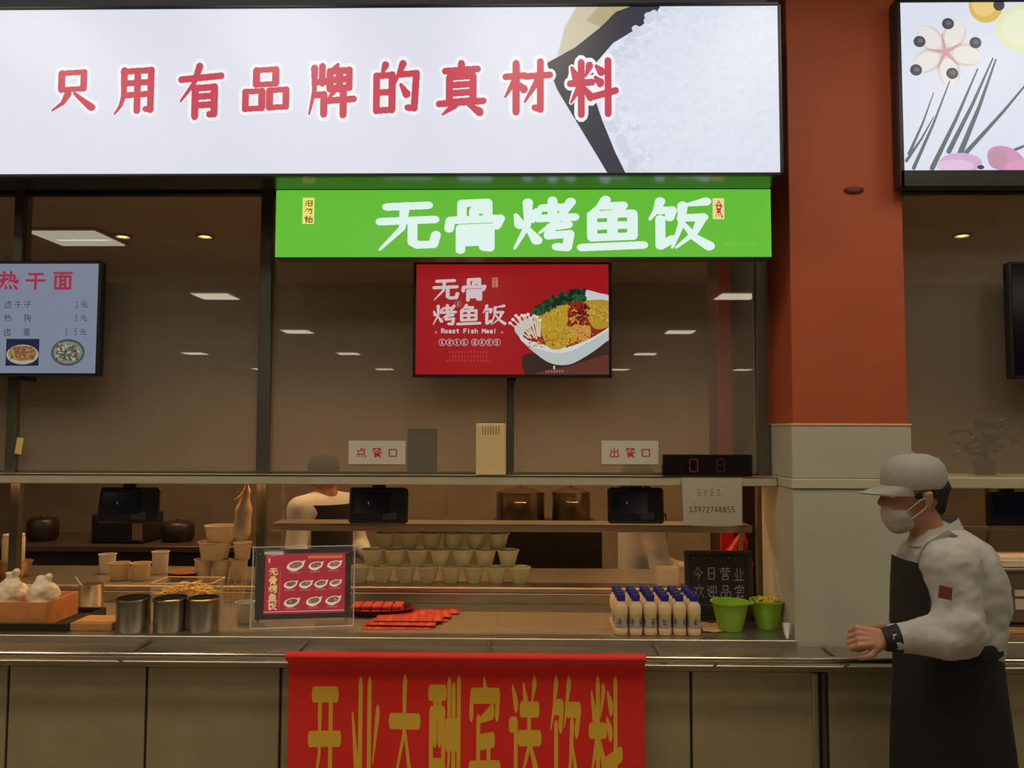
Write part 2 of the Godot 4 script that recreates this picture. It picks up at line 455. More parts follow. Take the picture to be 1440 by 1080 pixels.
const TREE := [[0, 6, 28, 46, 28], [0, 28, 4, 28, 96], [1, 28, 32, 6, 66], [2, 30, 40, 44, 54]]
const FOOD := [[1, 22, 4, 16, 22, 6, 38], [0, 18, 22, 40, 22, 36, 36], [0, 22, 38, 22, 90, 40, 78]]
const WALK := [[2, 12, 8, 22, 20], [0, 6, 36, 22, 36, 22, 76], [0, 22, 76, 40, 88, 96, 90]]
const FIRE := [[1, 16, 76, 6, 94], [2, 34, 76, 38, 92], [2, 56, 76, 62, 92], [2, 78, 74, 92, 94]]
var G := {
	"只": [[9, 28, 10, 74, 48], [1, 42, 58, 32, 78, 10, 94], [2, 56, 58, 72, 74, 92, 92]],
	"用": [[1, 24, 10, 24, 60, 18, 80, 6, 96], [0, 24, 12, 80, 12, 80, 92, 70, 90], [0, 26, 36, 78, 36], [0, 26, 60, 78, 60], [0, 52, 12, 52, 92]],
	"有": [[0, 8, 26, 92, 24], [1, 46, 4, 34, 36, 8, 66], [0, 38, 44, 38, 96], [0, 38, 44, 78, 44, 78, 94, 68, 94], [0, 38, 60, 78, 60], [0, 38, 76, 78, 76]],
	"品": [[9, 30, 8, 70, 40], [9, 8, 54, 42, 92], [9, 58, 54, 92, 92]],
	"牌": [[1, 16, 8, 16, 50, 6, 92], [0, 32, 6, 32, 36], [0, 16, 34, 42, 34], [0, 18, 58, 36, 58, 36, 94], [2, 64, 4, 58, 14], [9, 48, 16, 88, 48], [0, 48, 32, 88, 32], [0, 68, 16, 68, 50], [1, 60, 48, 46, 66], [0, 42, 70, 98, 70], [0, 76, 52, 76, 98]],
	"的": [[1, 28, 4, 20, 22], [9, 10, 24, 42, 90], [0, 10, 56, 42, 56], [1, 64, 4, 48, 40], [0, 58, 24, 92, 24, 88, 90, 74, 88], [2, 60, 44, 72, 62]],
	"真": [[0, 16, 16, 84, 16], [0, 50, 4, 50, 28], [9, 26, 28, 74, 74], [0, 26, 43, 74, 43], [0, 26, 58, 74, 58], [0, 4, 76, 96, 76], [1, 36, 80, 12, 96], [2, 64, 80, 88, 96]],
	"材": TREE + [[0, 48, 30, 98, 30], [0, 78, 4, 78, 94, 66, 90], [1, 76, 34, 46, 78]],
	"料": [[2, 8, 12, 16, 28], [1, 44, 10, 36, 28], [0, 4, 40, 50, 40], [0, 27, 4, 27, 96], [1, 26, 44, 6, 74], [2, 30, 46, 46, 66], [2, 58, 12, 68, 22], [2, 56, 32, 66, 42], [0, 52, 66, 98, 58], [0, 82, 4, 82, 98]],
	"无": [[0, 18, 14, 82, 14], [0, 8, 42, 92, 42], [1, 46, 14, 42, 56, 8, 96], [0, 58, 42, 58, 84, 66, 90, 90, 90, 94, 72]],
	"骨": [[0, 30, 38, 30, 8, 70, 8, 70, 38], [0, 49, 22, 49, 38], [0, 49, 22, 70, 22], [0, 10, 56, 12, 40, 90, 40, 84, 54], [0, 28, 56, 28, 98], [0, 28, 56, 74, 56, 74, 96, 64, 94], [0, 28, 70, 74, 70], [0, 28, 84, 74, 84]],
	"烤": [[2, 8, 30, 14, 48], [1, 40, 26, 34, 44], [1, 26, 6, 26, 50, 6, 94], [2, 26, 56, 40, 80], [0, 48, 18, 86, 18], [0, 64, 4, 64, 38], [0, 42, 38, 98, 38], [1, 92, 8, 74, 40, 44, 66], [0, 60, 56, 88, 52], [0, 62, 56, 58, 72, 90, 70, 86, 96, 70, 94]],
	"鱼": [[1, 40, 2, 30, 16, 14, 28], [0, 36, 14, 66, 14, 56, 28], [9, 20, 30, 80, 74], [0, 20, 52, 80, 52], [0, 50, 30, 50, 74], [0, 4, 92, 96, 92]],
	"饭": FOOD + [[1, 92, 8, 56, 14], [1, 56, 14, 54, 50, 40, 94], [0, 54, 38, 88, 38], [1, 86, 38, 74, 68, 46, 94], [2, 58, 50, 74, 76, 96, 94]],
	"热": FIRE + [[0, 6, 22, 44, 22], [0, 26, 4, 26, 64, 16, 60], [0, 6, 50, 44, 42], [0, 48, 24, 80, 24, 80, 58, 96, 62, 96, 50], [1, 62, 4, 62, 40, 46, 66], [2, 54, 40, 66, 52]],
	"干": [[0, 16, 16, 84, 16], [0, 4, 50, 96, 50], [0, 50, 16, 50, 96]],
	"面": [[0, 6, 10, 94, 10], [1, 48, 10, 42, 26], [9, 12, 28, 88, 94], [0, 38, 28, 38, 94], [0, 62, 28, 62, 94], [0, 38, 50, 62, 50], [0, 38, 72, 62, 72]],
	"卤": [[0, 50, 2, 50, 28], [0, 50, 14, 80, 14], [9, 14, 28, 86, 94], [1, 64, 38, 32, 80], [2, 36, 42, 68, 78]],
	"子": [[0, 18, 12, 82, 12, 54, 38], [0, 54, 38, 54, 92, 38, 90], [0, 6, 52, 94, 52]],
	"元": [[0, 22, 14, 78, 14], [0, 8, 42, 92, 42], [1, 38, 42, 34, 70, 10, 94], [0, 60, 42, 60, 86, 66, 90, 90, 90, 92, 74]],
	"狗": [[1, 34, 6, 8, 30], [0, 14, 8, 30, 30, 28, 94, 18, 92], [1, 30, 50, 6, 74], [1, 58, 4, 44, 36], [0, 54, 22, 92, 22, 90, 92, 78, 90], [9, 52, 44, 74, 70]],
	"蛋": [[0, 12, 10, 86, 10, 80, 22], [0, 50, 10, 50, 38], [0, 50, 24, 76, 24], [1, 34, 18, 26, 34, 8, 46], [0, 28, 36, 90, 46], [9, 24, 54, 76, 74], [0, 50, 46, 50, 92], [0, 14, 92, 84, 90], [2, 74, 80, 88, 96]],
	"点": FIRE + [[0, 50, 2, 50, 32], [0, 50, 16, 86, 16], [9, 20, 32, 80, 66]],
	"餐": [[1, 20, 4, 8, 22], [0, 14, 10, 44, 10, 10, 34], [0, 54, 8, 86, 8, 56, 34], [2, 58, 14, 90, 32], [1, 50, 34, 6, 58], [2, 50, 34, 94, 58], [9, 30, 56, 70, 78], [0, 30, 67, 70, 67], [0, 30, 60, 30, 96, 48, 90], [1, 80, 80, 62, 86], [2, 48, 78, 84, 98]],
	"口": [[9, 16, 18, 84, 88]],
	"出": [[0, 50, 4, 50, 92], [0, 20, 16, 20, 46, 80, 46], [0, 80, 16, 80, 48], [0, 12, 58, 12, 92, 88, 92], [0, 88, 58, 88, 94]],
	"今": [[1, 50, 4, 38, 26, 6, 50], [2, 50, 4, 66, 28, 94, 50], [2, 46, 38, 56, 50], [0, 24, 60, 74, 60, 50, 96]],
	"日": [[9, 24, 8, 76, 92], [0, 24, 50, 76, 50]],
	"营": [[0, 8, 14, 92, 14], [0, 32, 4, 32, 24], [0, 68, 4, 68, 24], [0, 10, 44, 12, 32, 90, 32, 86, 44], [9, 32, 46, 68, 62], [9, 24, 72, 76, 96]],
	"业": [[0, 36, 6, 36, 88], [0, 64, 6, 64, 88], [2, 12, 30, 24, 66], [1, 90, 28, 76, 66], [0, 4, 92, 96, 92]],
	"欢": [[0, 8, 24, 42, 24], [1, 42, 24, 32, 60, 6, 90], [2, 12, 42, 42, 84], [1, 62, 6, 50, 38], [0, 58, 26, 94, 26, 86, 42], [1, 72, 38, 66, 68, 44, 96], [2, 72, 52, 96, 94]],
	"迎": WALK + [[1, 52, 10, 40, 18], [0, 40, 16, 40, 62, 56, 52], [0, 62, 16, 88, 16, 88, 60, 78, 58], [0, 62, 16, 62, 82]],
	"尝": [[0, 50, 2, 50, 18], [2, 26, 6, 32, 18], [1, 76, 4, 68, 18], [0, 10, 36, 12, 22, 90, 22, 86, 36], [0, 30, 40, 70, 40], [0, 14, 56, 86, 56], [0, 46, 56, 22, 90, 78, 86], [2, 66, 72, 86, 94]],
	"开": [[0, 14, 14, 86, 14], [0, 4, 48, 96, 48], [1, 34, 14, 34, 60, 12, 96], [0, 68, 14, 68, 98]],
	"大": [[0, 6, 34, 94, 34], [1, 50, 4, 48, 44, 8, 96], [2, 50, 38, 66, 70, 94, 96]],
	"酬": [[0, 4, 12, 50, 12], [9, 8, 28, 46, 94], [0, 20, 12, 20, 48], [0, 34, 12, 34, 48], [0, 8, 68, 46, 68], [1, 64, 6, 64, 60, 56, 96], [0, 78, 10, 78, 90], [0, 94, 4, 94, 98], [2, 56, 34, 58, 50], [2, 70, 34, 72, 50], [2, 86, 34, 88, 50]],
	"宾": [[2, 48, 2, 52, 12], [0, 8, 28, 10, 14, 92, 14, 88, 28], [1, 74, 26, 30, 34], [0, 30, 34, 30, 66], [0, 30, 50, 76, 48], [0, 62, 50, 62, 70], [0, 6, 70, 94, 70], [1, 36, 78, 14, 96], [2, 62, 78, 86, 96]],
	"送": WALK + [[2, 46, 6, 52, 18], [1, 80, 4, 72, 18], [0, 40, 24, 90, 24], [0, 34, 46, 96, 46], [1, 64, 24, 62, 54, 38, 78], [2, 64, 48, 92, 78]],
	"饮": FOOD + [[1, 62, 4, 48, 36], [0, 58, 24, 94, 24, 86, 40], [1, 72, 36, 66, 66, 42, 96], [2, 72, 50, 96, 94]],
	"R": [[0, 10, 100, 10, 36, 48, 36, 54, 52, 46, 66, 10, 66], [0, 34, 66, 56, 100]],
	"o": [[0, 30, 56, 50, 66, 50, 90, 30, 100, 10, 90, 10, 66, 30, 56]],
	"a": [[0, 12, 60, 40, 56, 50, 66, 50, 100], [0, 50, 76, 20, 78, 10, 90, 24, 100, 50, 92]],
	"s": [[0, 50, 60, 30, 56, 12, 62, 18, 74, 46, 82, 48, 94, 28, 100, 10, 96]],
	"t": [[0, 30, 40, 30, 92, 46, 100], [0, 10, 58, 50, 58]],
	"F": [[0, 10, 100, 10, 36, 54, 36], [0, 10, 66, 46, 66]],
	"i": [[0, 28, 58, 28, 100], [0, 28, 38, 28, 42]],
	"h": [[0, 10, 36, 10, 100], [0, 10, 68, 36, 58, 50, 70, 50, 100]],
	"M": [[0, 6, 100, 6, 36, 30, 74, 56, 36, 56, 100]],
	"e": [[0, 12, 78, 50, 78, 48, 62, 28, 56, 10, 68, 10, 90, 28, 100, 50, 94]],
	"l": [[0, 28, 36, 28, 100]],
	"0": [[0, 30, 4, 54, 20, 54, 80, 30, 96, 6, 80, 6, 20, 30, 4]],
	"1": [[0, 12, 22, 32, 6, 32, 94], [0, 12, 94, 52, 94]],
	"2": [[0, 8, 20, 30, 4, 52, 22, 44, 48, 8, 94, 54, 94]],
	"3": [[0, 8, 10, 40, 4, 52, 24, 28, 46, 54, 68, 40, 94, 8, 90]],
	"4": [[0, 44, 96, 44, 4, 4, 68, 58, 68]],
	"5": [[0, 50, 6, 12, 6, 10, 44, 44, 44, 54, 70, 40, 94, 6, 90]],
	"7": [[0, 6, 6, 54, 6, 22, 96]],
	"8": [[0, 30, 48, 8, 28, 30, 4, 52, 28, 30, 48, 6, 72, 30, 96, 54, 72, 30, 48]],
	"9": [[0, 52, 34, 30, 54, 8, 30, 30, 4, 52, 26, 50, 70, 22, 96]],
	".": [[0, 28, 90, 28, 94]],
	# the three signs of the small yellow tag and the sign in the seal, as they look
	"tag_a": [[2, 14, 16, 26, 24], [2, 10, 42, 22, 48], [1, 22, 64, 10, 90], [0, 42, 14, 88, 14, 84, 84, 46, 84, 42, 14], [0, 44, 48, 84, 48]],
	"tag_b": [[1, 34, 10, 12, 60], [0, 44, 20, 84, 20, 80, 84, 62, 80], [1, 66, 28, 40, 60]],
	"tag_c": TREE + [[1, 70, 8, 54, 34], [0, 54, 34, 92, 34], [9, 56, 50, 90, 92]],
	"seal": [[1, 50, 4, 34, 20, 12, 34], [2, 50, 4, 68, 22, 90, 36], [9, 30, 30, 70, 52], [1, 42, 52, 34, 76, 14, 98], [2, 58, 52, 68, 76, 88, 98], [0, 30, 68, 70, 66], [0, 50, 52, 50, 90]],
}

func write(p: Pic, s: String, x: float, y: float, gw: float, gh: float, step: Vector2, t: float, c: Color, skew := 0.0, thin := 1.0) -> void:
	for i in s.length():
		if G.has(s[i]): p.glyph(G[s[i]], x + step.x * i, y + step.y * i, gw, gh, t, c, skew, thin)

# print too small to be read in the photograph: a row of tiny marks
func scribble(p: Pic, n: int, x: float, y: float, gw: float, gh: float, step: float, c: Color, t := 12.0) -> void:
	for i in n:
		var s := []
		for k in 3:
			var yy := 12.0 + k * 36.0
			s.append([0, rng.randf_range(5, 30), yy, rng.randf_range(50, 95), yy + rng.randf_range(-18, 18)])
		s.append([0, rng.randf_range(25, 70), 5, rng.randf_range(25, 70), 95])
		p.glyph(s, x + i * step, y, gw, gh, t, c)

func bowl_picture(p: Pic, cx: float, cy: float, s: float, fill: Color) -> void:
	p.poly([Vector2(cx + s * 0.3, cy - s * 0.35), Vector2(cx + s * 1.15, cy - s * 0.6), Vector2(cx + s * 0.95, cy - s * 0.1)], rgb(238, 205, 190))
	p.ell(cx, cy, s, s * 0.52, rgb(240, 214, 200), -0.18)
	p.ell(cx - s * 0.15, cy + s * 0.18, s * 0.7, s * 0.46, rgb(240, 214, 200), 0)
	p.ell(cx + s * 0.04, cy - s * 0.08, s * 0.74, s * 0.34, fill, -0.18)
	for i in 14:
		p.ell(cx + rng.randf_range(-0.5, 0.55) * s, cy - s * 0.08 + rng.randf_range(-0.2, 0.18) * s, s * 0.1, s * 0.05, [rgb(190, 90, 50), rgb(120, 110, 40), rgb(225, 190, 130), rgb(90, 40, 30)][i % 4], rng.randf() * 3)

func big_sign_picture() -> Pic:
	var p := Pic.new(2048, 384, rgb(228, 230, 243))
	var k := 2048.0 / 1298.0            # texture pixels for each pixel of the photograph; x starts at -200
	var o := Vector2(200, -10)
	var P := func(x: float, y: float) -> Vector2: return (Vector2(x, y) + o) * Vector2(k, 384.0 / 235.0)
	# honey-coloured cloth behind the spoon
	p.poly([P.call(818, 8), P.call(905, 8), P.call(845, 60), P.call(790, 80), P.call(800, 40)], rgb(205, 197, 172))
	p.poly([P.call(850, 8), P.call(905, 8), P.call(860, 45), P.call(830, 30)], rgb(186, 172, 132))
	# black spoon
	p.poly([P.call(775, 90), P.call(815, 68), P.call(850, 40), P.call(872, 18), P.call(905, 6), P.call(960, 6), P.call(905, 50), P.call(850, 120), P.call(862, 190), P.call(892, 252), P.call(864, 252), P.call(842, 215), P.call(815, 170), P.call(790, 128)], rgb(56, 56, 68))
	# heap of coarse salt
	p.poly([P.call(945, 6), P.call(1110, 6), P.call(1110, 260), P.call(892, 260), P.call(870, 215), P.call(852, 170), P.call(838, 128), P.call(842, 92), P.call(868, 62), P.call(905, 40)], rgb(227, 232, 246))
	for i in 2600:
		var x := rng.randf_range(838, 1100)
		var y := rng.randf_range(5, 250)
		var edge := 842.0 + absf(y - 110.0) * 0.42
		if y < 110: edge = 842.0 + pow(absf(y - 110.0), 1.0) * 0.95
		if x < edge: continue
		var g := rng.randf_range(-14, 6) if x < edge + 30 else rng.randf_range(-4, 3)
		var q: Vector2 = P.call(x, y)
		p.ell(q.x, q.y, rng.randf_range(4, 9), rng.randf_range(4, 9), rgb(int(227 + g), int(232 + g), int(246 + g * 0.7)))
	for i in 60:
		var y := rng.randf_range(10, 245)
		var edge := 842.0 + (absf(y - 110.0) * 0.42 if y > 110 else absf(y - 110.0) * 0.95)
		var q: Vector2 = P.call(edge + rng.randf_range(-7, 4), y)
		p.ell(q.x, q.y, 9, 8, rgb(214, 219, 234))
	var s := "只用有品牌的真材料"
	for ps in 2:
		for i in s.length():
			var q: Vector2 = P.call(72.0 + 91.6 * i, 92.0 - i * 0.6)
			var hh := [62, 70, 76, 64, 76, 74, 76, 74, 78][i] as float
			p.glyph(G[s[i]], q.x, q.y + (4 if i in [0, 3] else -2), 68 * k, hh * 1.634, 29.0 if ps == 0 else 14.5, rgb(246, 246, 251) if ps == 0 else rgb(203, 62, 84), 0.06, 0.86)
	return p

func green_sign_picture() -> Pic:
	var p := Pic.new(1536, 212, rgb(101, 190, 56))
	var k := 1536.0 / 698.0
	var P := func(x: float, y: float) -> Vector2: return (Vector2(x, y) - Vector2(387, 266)) * k
	var q: Vector2 = P.call(425, 277)
	p.rect(q.x, q.y, 17 * k, 38 * k, rgb(240, 228, 120))
	for i in 3: p.glyph(G[["tag_a", "tag_b", "tag_c"][i]], q.x + 2 * k, q.y + (3 + i * 11.5) * k, 13 * k, 10 * k, 11, rgb(110, 80, 40))
	q = P.call(1004, 279)
	p.rect(q.x, q.y, 16.5 * k, 30 * k, rgb(240, 218, 150))
	p.glyph(G["seal"], q.x + 2 * k, q.y + 3 * k, 12.5 * k, 24 * k, 9, rgb(170, 50, 30))
	var s := "无骨烤鱼饭"
	for i in 5:
		q = P.call([528, 624, 720, 816, 910][i], 279)
		p.glyph(G[s[i]], q.x, q.y, [92, 90, 92, 94, 92][i] * k, 74 * k, 15.5, rgb(226, 248, 240), 0.05, 0.95)
	q = P.call(1020, 342)
	scribble(p, 8, q.x, q.y, 5 * k, 4 * k, 5.6 * k, rgb(128, 205, 90))
	return p

func dish_picture() -> Pic:
	var p := Pic.new(1100, 630, rgb(168, 26, 32))
	var k := 1100.0 / 272.0
	var P := func(x: float, y: float) -> Vector2: return (Vector2(x, y) - Vector2(585, 371)) * k
	var pl := func(a: Array, c: Color) -> void:
		var b := []
		var n := a.size() / 2
		for i in n:
			var q := []
			for h in 4:
				var m := posmod(i + h - 1, n)
				q.append(Vector2(a[m * 2], a[m * 2 + 1]))
			for h in 5:
				var w: Vector2 = q[1].cubic_interpolate(q[2], q[0], q[3], h / 5.0)
				b.append(P.call(w.x, w.y))
		p.poly(b, c)
	# wooden table and bowl
	pl.call([736, 500, 770, 495, 862, 480, 862, 515, 820, 524, 790, 533, 745, 533], rgb(62, 44, 36))
	pl.call([755, 524, 800, 514, 862, 498, 862, 532, 800, 534, 752, 532], rgb(104, 56, 46))
	pl.call([728, 455, 735, 478, 752, 495, 775, 510, 800, 512, 825, 500, 850, 482, 862, 468, 862, 420, 838, 411, 824, 407, 812, 411, 800, 425], rgb(198, 205, 202))
	pl.call([815, 410, 830, 408, 860, 420, 860, 440, 838, 428], rgb(214, 216, 220))
	pl.call([735, 470, 738, 482, 775, 495, 800, 494, 830, 480, 860, 460, 860, 452, 820, 470, 780, 484], rgb(222, 226, 224))
	# red broth
	pl.call([736, 470, 752, 480, 790, 488, 820, 480, 850, 464, 860, 452, 860, 425, 800, 425, 760, 450], rgb(150, 48, 26))
	# fish fillets
	pl.call([752, 450, 775, 432, 800, 428, 815, 440, 826, 455, 826, 470, 805, 482, 785, 491, 770, 486, 762, 468], rgb(196, 158, 44))
	pl.call([822, 424, 860, 424, 860, 455, 838, 462, 826, 445], rgb(190, 150, 48))
	pl.call([806, 455, 828, 455, 830, 474, 812, 480], rgb(214, 150, 70))
	for i in 260:
		var x := rng.randf_range(756, 826)
		var q: Vector2 = P.call(x, rng.randf_range(434, 486))
		if rng.randf() < 0.75: p.ell(q.x, q.y, rng.randf_range(3, 8), 3, [rgb(210, 176, 62), rgb(178, 138, 36), rgb(222, 196, 104), rgb(160, 110, 34)][i % 4], rng.randf() * 3)
	for i in 90:
		var q: Vector2 = P.call(rng.randf_range(829, 858), rng.randf_range(428, 452))
		p.ell(q.x, q.y, rng.randf_range(3, 8), 3, [rgb(206, 170, 70), rgb(172, 130, 40), rgb(216, 190, 110)][i % 3], rng.randf() * 3)
	# greens and chilli
	for i in 130:
		var t := rng.randf()
		var q: Vector2 = P.call(752 + t * 72, 440 - t * 24 - sin(t * 3.1) * 8 + rng.randf_range(-7, 7))
		p.ell(q.x, q.y, rng.randf_range(10, 24), rng.randf_range(7, 14), [rgb(30, 66, 36), rgb(44, 90, 46), rgb(20, 46, 28)][i % 3], rng.randf() * 3)
	for i in 80:
		var q: Vector2 = P.call(815 + rng.randf_range(-15, 14), 440 + rng.randf_range(-14, 17))
		p.ell(q.x, q.y, rng.randf_range(5, 15), 6, [rgb(128, 22, 30), rgb(160, 40, 44), rgb(96, 20, 26)][i % 3], rng.randf() * 3)
	for i in 200:
		var q: Vector2 = P.call(rng.randf_range(740, 860), rng.randf_range(466, 488) - 0.0)
		var lim: float = 490.0 - maxf(0.0, q.x / k + 585.0 - 800.0) * 0.5
		if q.y / k + 371.0 < lim: p.ell(q.x, q.y, 4, 3, [rgb(190, 70, 36), rgb(110, 24, 16), rgb(210, 150, 90)][i % 3])
	# needle mushrooms
	for i in 11:
		var a: Vector2 = P.call(718 + i * 4.2, 440 + absf(i - 5.0) * 2.0 + rng.randf_range(-4, 4))
		var b: Vector2 = P.call(744 + i * 1.6, 476 - rng.randf_range(0, 8))
		p.line([a, b], 9, 0, rgb(226, 210, 188), Vector2.ZERO, Vector2.ONE)
		p.ell(a.x, a.y, 10, 9, rgb(236, 226, 208))
	# lettering
	var W := rgb(226, 204, 204)
	var s := "无骨"
	for i in 2:
		var q: Vector2 = P.call(608 + i * 40, 390)
		p.glyph(G[s[i]], q.x, q.y, 38 * k, 32 * k, 14, W, 0.05)
	s = "烤鱼饭"
	for i in 3:
		var q: Vector2 = P.call(608 + i * 35, 428)
		p.glyph(G[s[i]], q.x, q.y, 34 * k, 29 * k, 13, W, 0.05)
	var t0: Vector2 = P.call(693, 390)
	p.rect(t0.x, t0.y, 8 * k, 14 * k, rgb(214, 130, 96))
	scribble(p, 1, t0.x + 6, t0.y + 4, 20, 22, 10, rgb(150, 40, 34))
	scribble(p, 1, t0.x + 6, t0.y + 30, 20, 22, 10, rgb(150, 40, 34))
	t0 = P.call(645, 427)
	p.ell(t0.x, t0.y, 20, 20, rgb(190, 110, 110)); p.ell(t0.x, t0.y, 16, 16, rgb(150, 30, 36)); scribble(p, 1, t0.x - 9, t0.y - 9, 18, 18, 10, W)
	s = "Roast Fish Meal"
	t0 = P.call(621, 459)
	write(p, s, t0.x, t0.y, 32, 36, Vector2(21.2, 0), 17, W)
	for x in [614, 707]:
		t0 = P.call(x, 467)
		p.ell(t0.x, t0.y, 7, 7, rgb(226, 110, 120))
	for i in 8:
		t0 = P.call(623 + i * 10.4 + (4 if i > 3 else 0), 481)
		p.ell(t0.x, t0.y, 21, 21, rgb(214, 176, 176)); p.ell(t0.x, t0.y, 17.5, 17.5, rgb(146, 30, 40)); scribble(p, 1, t0.x - 12, t0.y - 12, 24, 24, 10, W, 13)
	for r in [[632, 493, 13], [636, 499, 12], [628, 505, 15]]:
		t0 = P.call(r[0], r[1])
		scribble(p, r[2], t0.x, t0.y, 13, 13, 17.5, rgb(206, 96, 100), 11)
	t0 = P.call(775, 520)
	p.ell(t0.x + 20, t0.y - 16, 6, 12, rgb(206, 200, 194)); scribble(p, 7, t0.x - 30, t0.y, 13, 12, 15, rgb(190, 176, 168))
	return p

func noodle_menu_picture() -> Pic:
	var p := Pic.new(1024, 740, rgb(146, 156, 178))
	var k := 1024.0 / 216.0                 # x starts at -80
	var P := func(x: float, y: float) -> Vector2: return (Vector2(x, y) - Vector2(-80, 371)) * k
	var q: Vector2
	var s := "热干面"
	for i in 3:
		q = P.call(-4 + i * 38, 382)
		p.glyph(G[s[i]], q.x, q.y, 27 * k, 26 * k, 14, rgb(190, 54, 86))
	var ink := rgb(66, 68, 84)
	for row in [["卤干子", 424, "1元"], ["热 狗", 443, "1元"], ["卤 蛋", 463, "1.5元"]]:
		q = P.call(5, row[1])
		write(p, row[0], q.x, q.y, 11 * k, 10.5 * k, Vector2(13.5 * k, 0), 8, ink)
		for c in row[2].length():
			var n: int = row[2].length()
			var last: bool = c == n - 1
			q = P.call(111 if last else 104.0 - (n - 2 - c) * 6.5, row[1])
			p.glyph(G[row[2][c]], q.x, q.y, (10.5 if last else 6.5) * k, 10 * k, 9, ink)
	q = P.call(10, 478)
	p.rect(q.x, q.y, 46 * k, 38 * k, rgb(38, 46, 70))
	q = P.call(33, 500)
	p.ell(q.x, q.y, 22.5 * k, 14 * k, rgb(196, 192, 176))
	p.ell(q.x, q.y - 8, 20 * k, 11 * k, rgb(168, 140, 74))
	for i in 120: p.ell(q.x + rng.randf_range(-16, 16) * k, q.y - 8 + rng.randf_range(-8, 8) * k, 14, 6, [rgb(186, 160, 90), rgb(150, 86, 66), rgb(134, 110, 56), rgb(170, 90, 80)][i % 4], rng.randf() * 3)
	q = P.call(96, 497)
	p.ell(q.x, q.y, 23.5 * k, 19 * k, rgb(84, 98, 92))
	p.ell(q.x, q.y, 20 * k, 15.5 * k, rgb(146, 152, 140))
	for i in 150: p.ell(q.x + rng.randf_range(-15, 15) * k, q.y + rng.randf_range(-11, 11) * k, 13, 5, [rgb(200, 200, 188), rgb(92, 116, 84), rgb(70, 80, 70), rgb(160, 110, 96)][i % 4], rng.randf() * 3)
	return p

func flower_picture() -> Pic:
	var p := Pic.new(700, 640, rgb(226, 231, 246))
	var k := 700.0 / 257.0                   # x from 1268 to 1525
	var P := func(x: float, y: float) -> Vector2: return (Vector2(x, y) - Vector2(1268, 3)) * k
	var E := func(x: float, y: float, rx: float, ry: float, c: Color, r := 0.0) -> void:
		var q: Vector2 = P.call(x, y)
		p.ell(q.x, q.y, rx * k, ry * k, c, r)
	E.call(1390, 8, 24, 24, rgb(226, 188, 96)); E.call(1388, 6, 17, 17, rgb(238, 208, 130))
	E.call(1450, 40, 48, 36, rgb(232, 236, 196)); E.call(1450, 40, 38, 28, rgb(238, 241, 212))
	E.call(1409, 7, 8, 8, rgb(72, 64, 70))
	for i in 5:
		var a := TAU * i / 5.0 - 1.1
		var c := Vector2(1331, 73) + Vector2.from_angle(a) * Vector2(28, 26)
		E.call(c.x, c.y, 23, 16, rgb(220, 208, 204), a); E.call(c.x + cos(a) * 3, c.y + sin(a) * 3, 20, 12.5, rgb(236, 231, 228), a)
	for i in 5:
		var e := Vector2(1331, 73) + Vector2.from_angle(TAU * i / 5.0 - 0.47) * 26
		p.line([P.call(1331, 73), P.call(e.x, e.y)], 15, 1, rgb(214, 160, 162), Vector2.ZERO, Vector2.ONE)
	for b in [[1336, 33], [1295, 58], [1374, 60], [1289, 98], [1340, 103]]:
		E.call(b[0], b[1], 8.5, 8, rgb(66, 68, 84)); E.call(b[0] + 1, b[1] - 1, 4, 3, rgb(104, 106, 124))
	for l in [[1276, 215, 1313, 130, 5], [1282, 235, 1336, 114, 6], [1272, 225, 1312, 164, 5], [1308, 235, 1376, 97, 8], [1332, 212, 1398, 82, 8], [1348, 214, 1402, 84, 9], [1356, 214, 1460, 100, 7], [1420, 212, 1470, 190, 5]]:
		p.line([P.call(l[0], l[1]), P.call((l[0] + l[2]) * 0.5 + 2, (l[1] + l[3]) * 0.5), P.call(l[2], l[3])], l[4] * k * 0.85, 1, rgb(98, 108, 114), Vector2.ZERO, Vector2.ONE)
	E.call(1348, 228, 30, 14, rgb(216, 176, 214)); E.call(1340, 232, 26, 9, rgb(230, 198, 228))
	E.call(1412, 224, 28, 18, rgb(212, 152, 192), 0.4); E.call(1400, 222, 14, 15, rgb(198, 150, 170)); E.call(1436, 234, 26, 10, rgb(226, 160, 196))
	E.call(1376, 234, 5, 3, rgb(70, 60, 74))
	return p

func stand_menu_picture() -> Pic:
	var p := Pic.new(768, 560, rgb(178, 28, 46))
	p.rect(0, 536, 768, 6, rgb(226, 190, 196))
	p.rect(28, 40, 14, 44, rgb(226, 196, 150))
	var s := "无骨烤鱼饭"
	for i in 5: p.glyph(G[s[i]], 34, 130 + i * 80, 86, 74, 15, rgb(236, 206, 128), 0.04)
	for i in 14: scribble(p, 1, 136, 170 + i * 24, 18, 18, 10, rgb(226, 120, 76), 14)
	p.rect(400, 20, 340, 36, rgb(206, 70, 40))
	scribble(p, 14, 406, 26, 22, 22, 24, rgb(236, 170, 100), 14)
	var bowls := [[285, 115, 84], [480, 118, 70], [660, 112, 70], [245, 290, 64], [390, 290, 64], [535, 288, 64], [675, 284, 58], [260, 455, 74], [470, 450, 74], [655, 445, 74]]
	for i in bowls.size():
		var b: Array = bowls[i]
		bowl_picture(p, b[0], b[1], b[2], [rgb(150, 100, 50), rgb(130, 90, 60), rgb(160, 110, 70), rgb(96, 84, 70)][i % 4])
		scribble(p, 7, b[0] - 56, b[1] + b[2] * 0.62 + 8, 11, 12, 15, rgb(232, 170, 160), 16)
	return p

func banner_picture() -> Pic:
	var p := Pic.new(1400, 760, rgb(242, 40, 30))
	var s := "开业大酬宾送饮料"
	for i in s.length(): p.glyph(G[s[i]], 84 + i * 157, 98, 125, 545, 12.5, rgb(240, 192, 58))
	return p

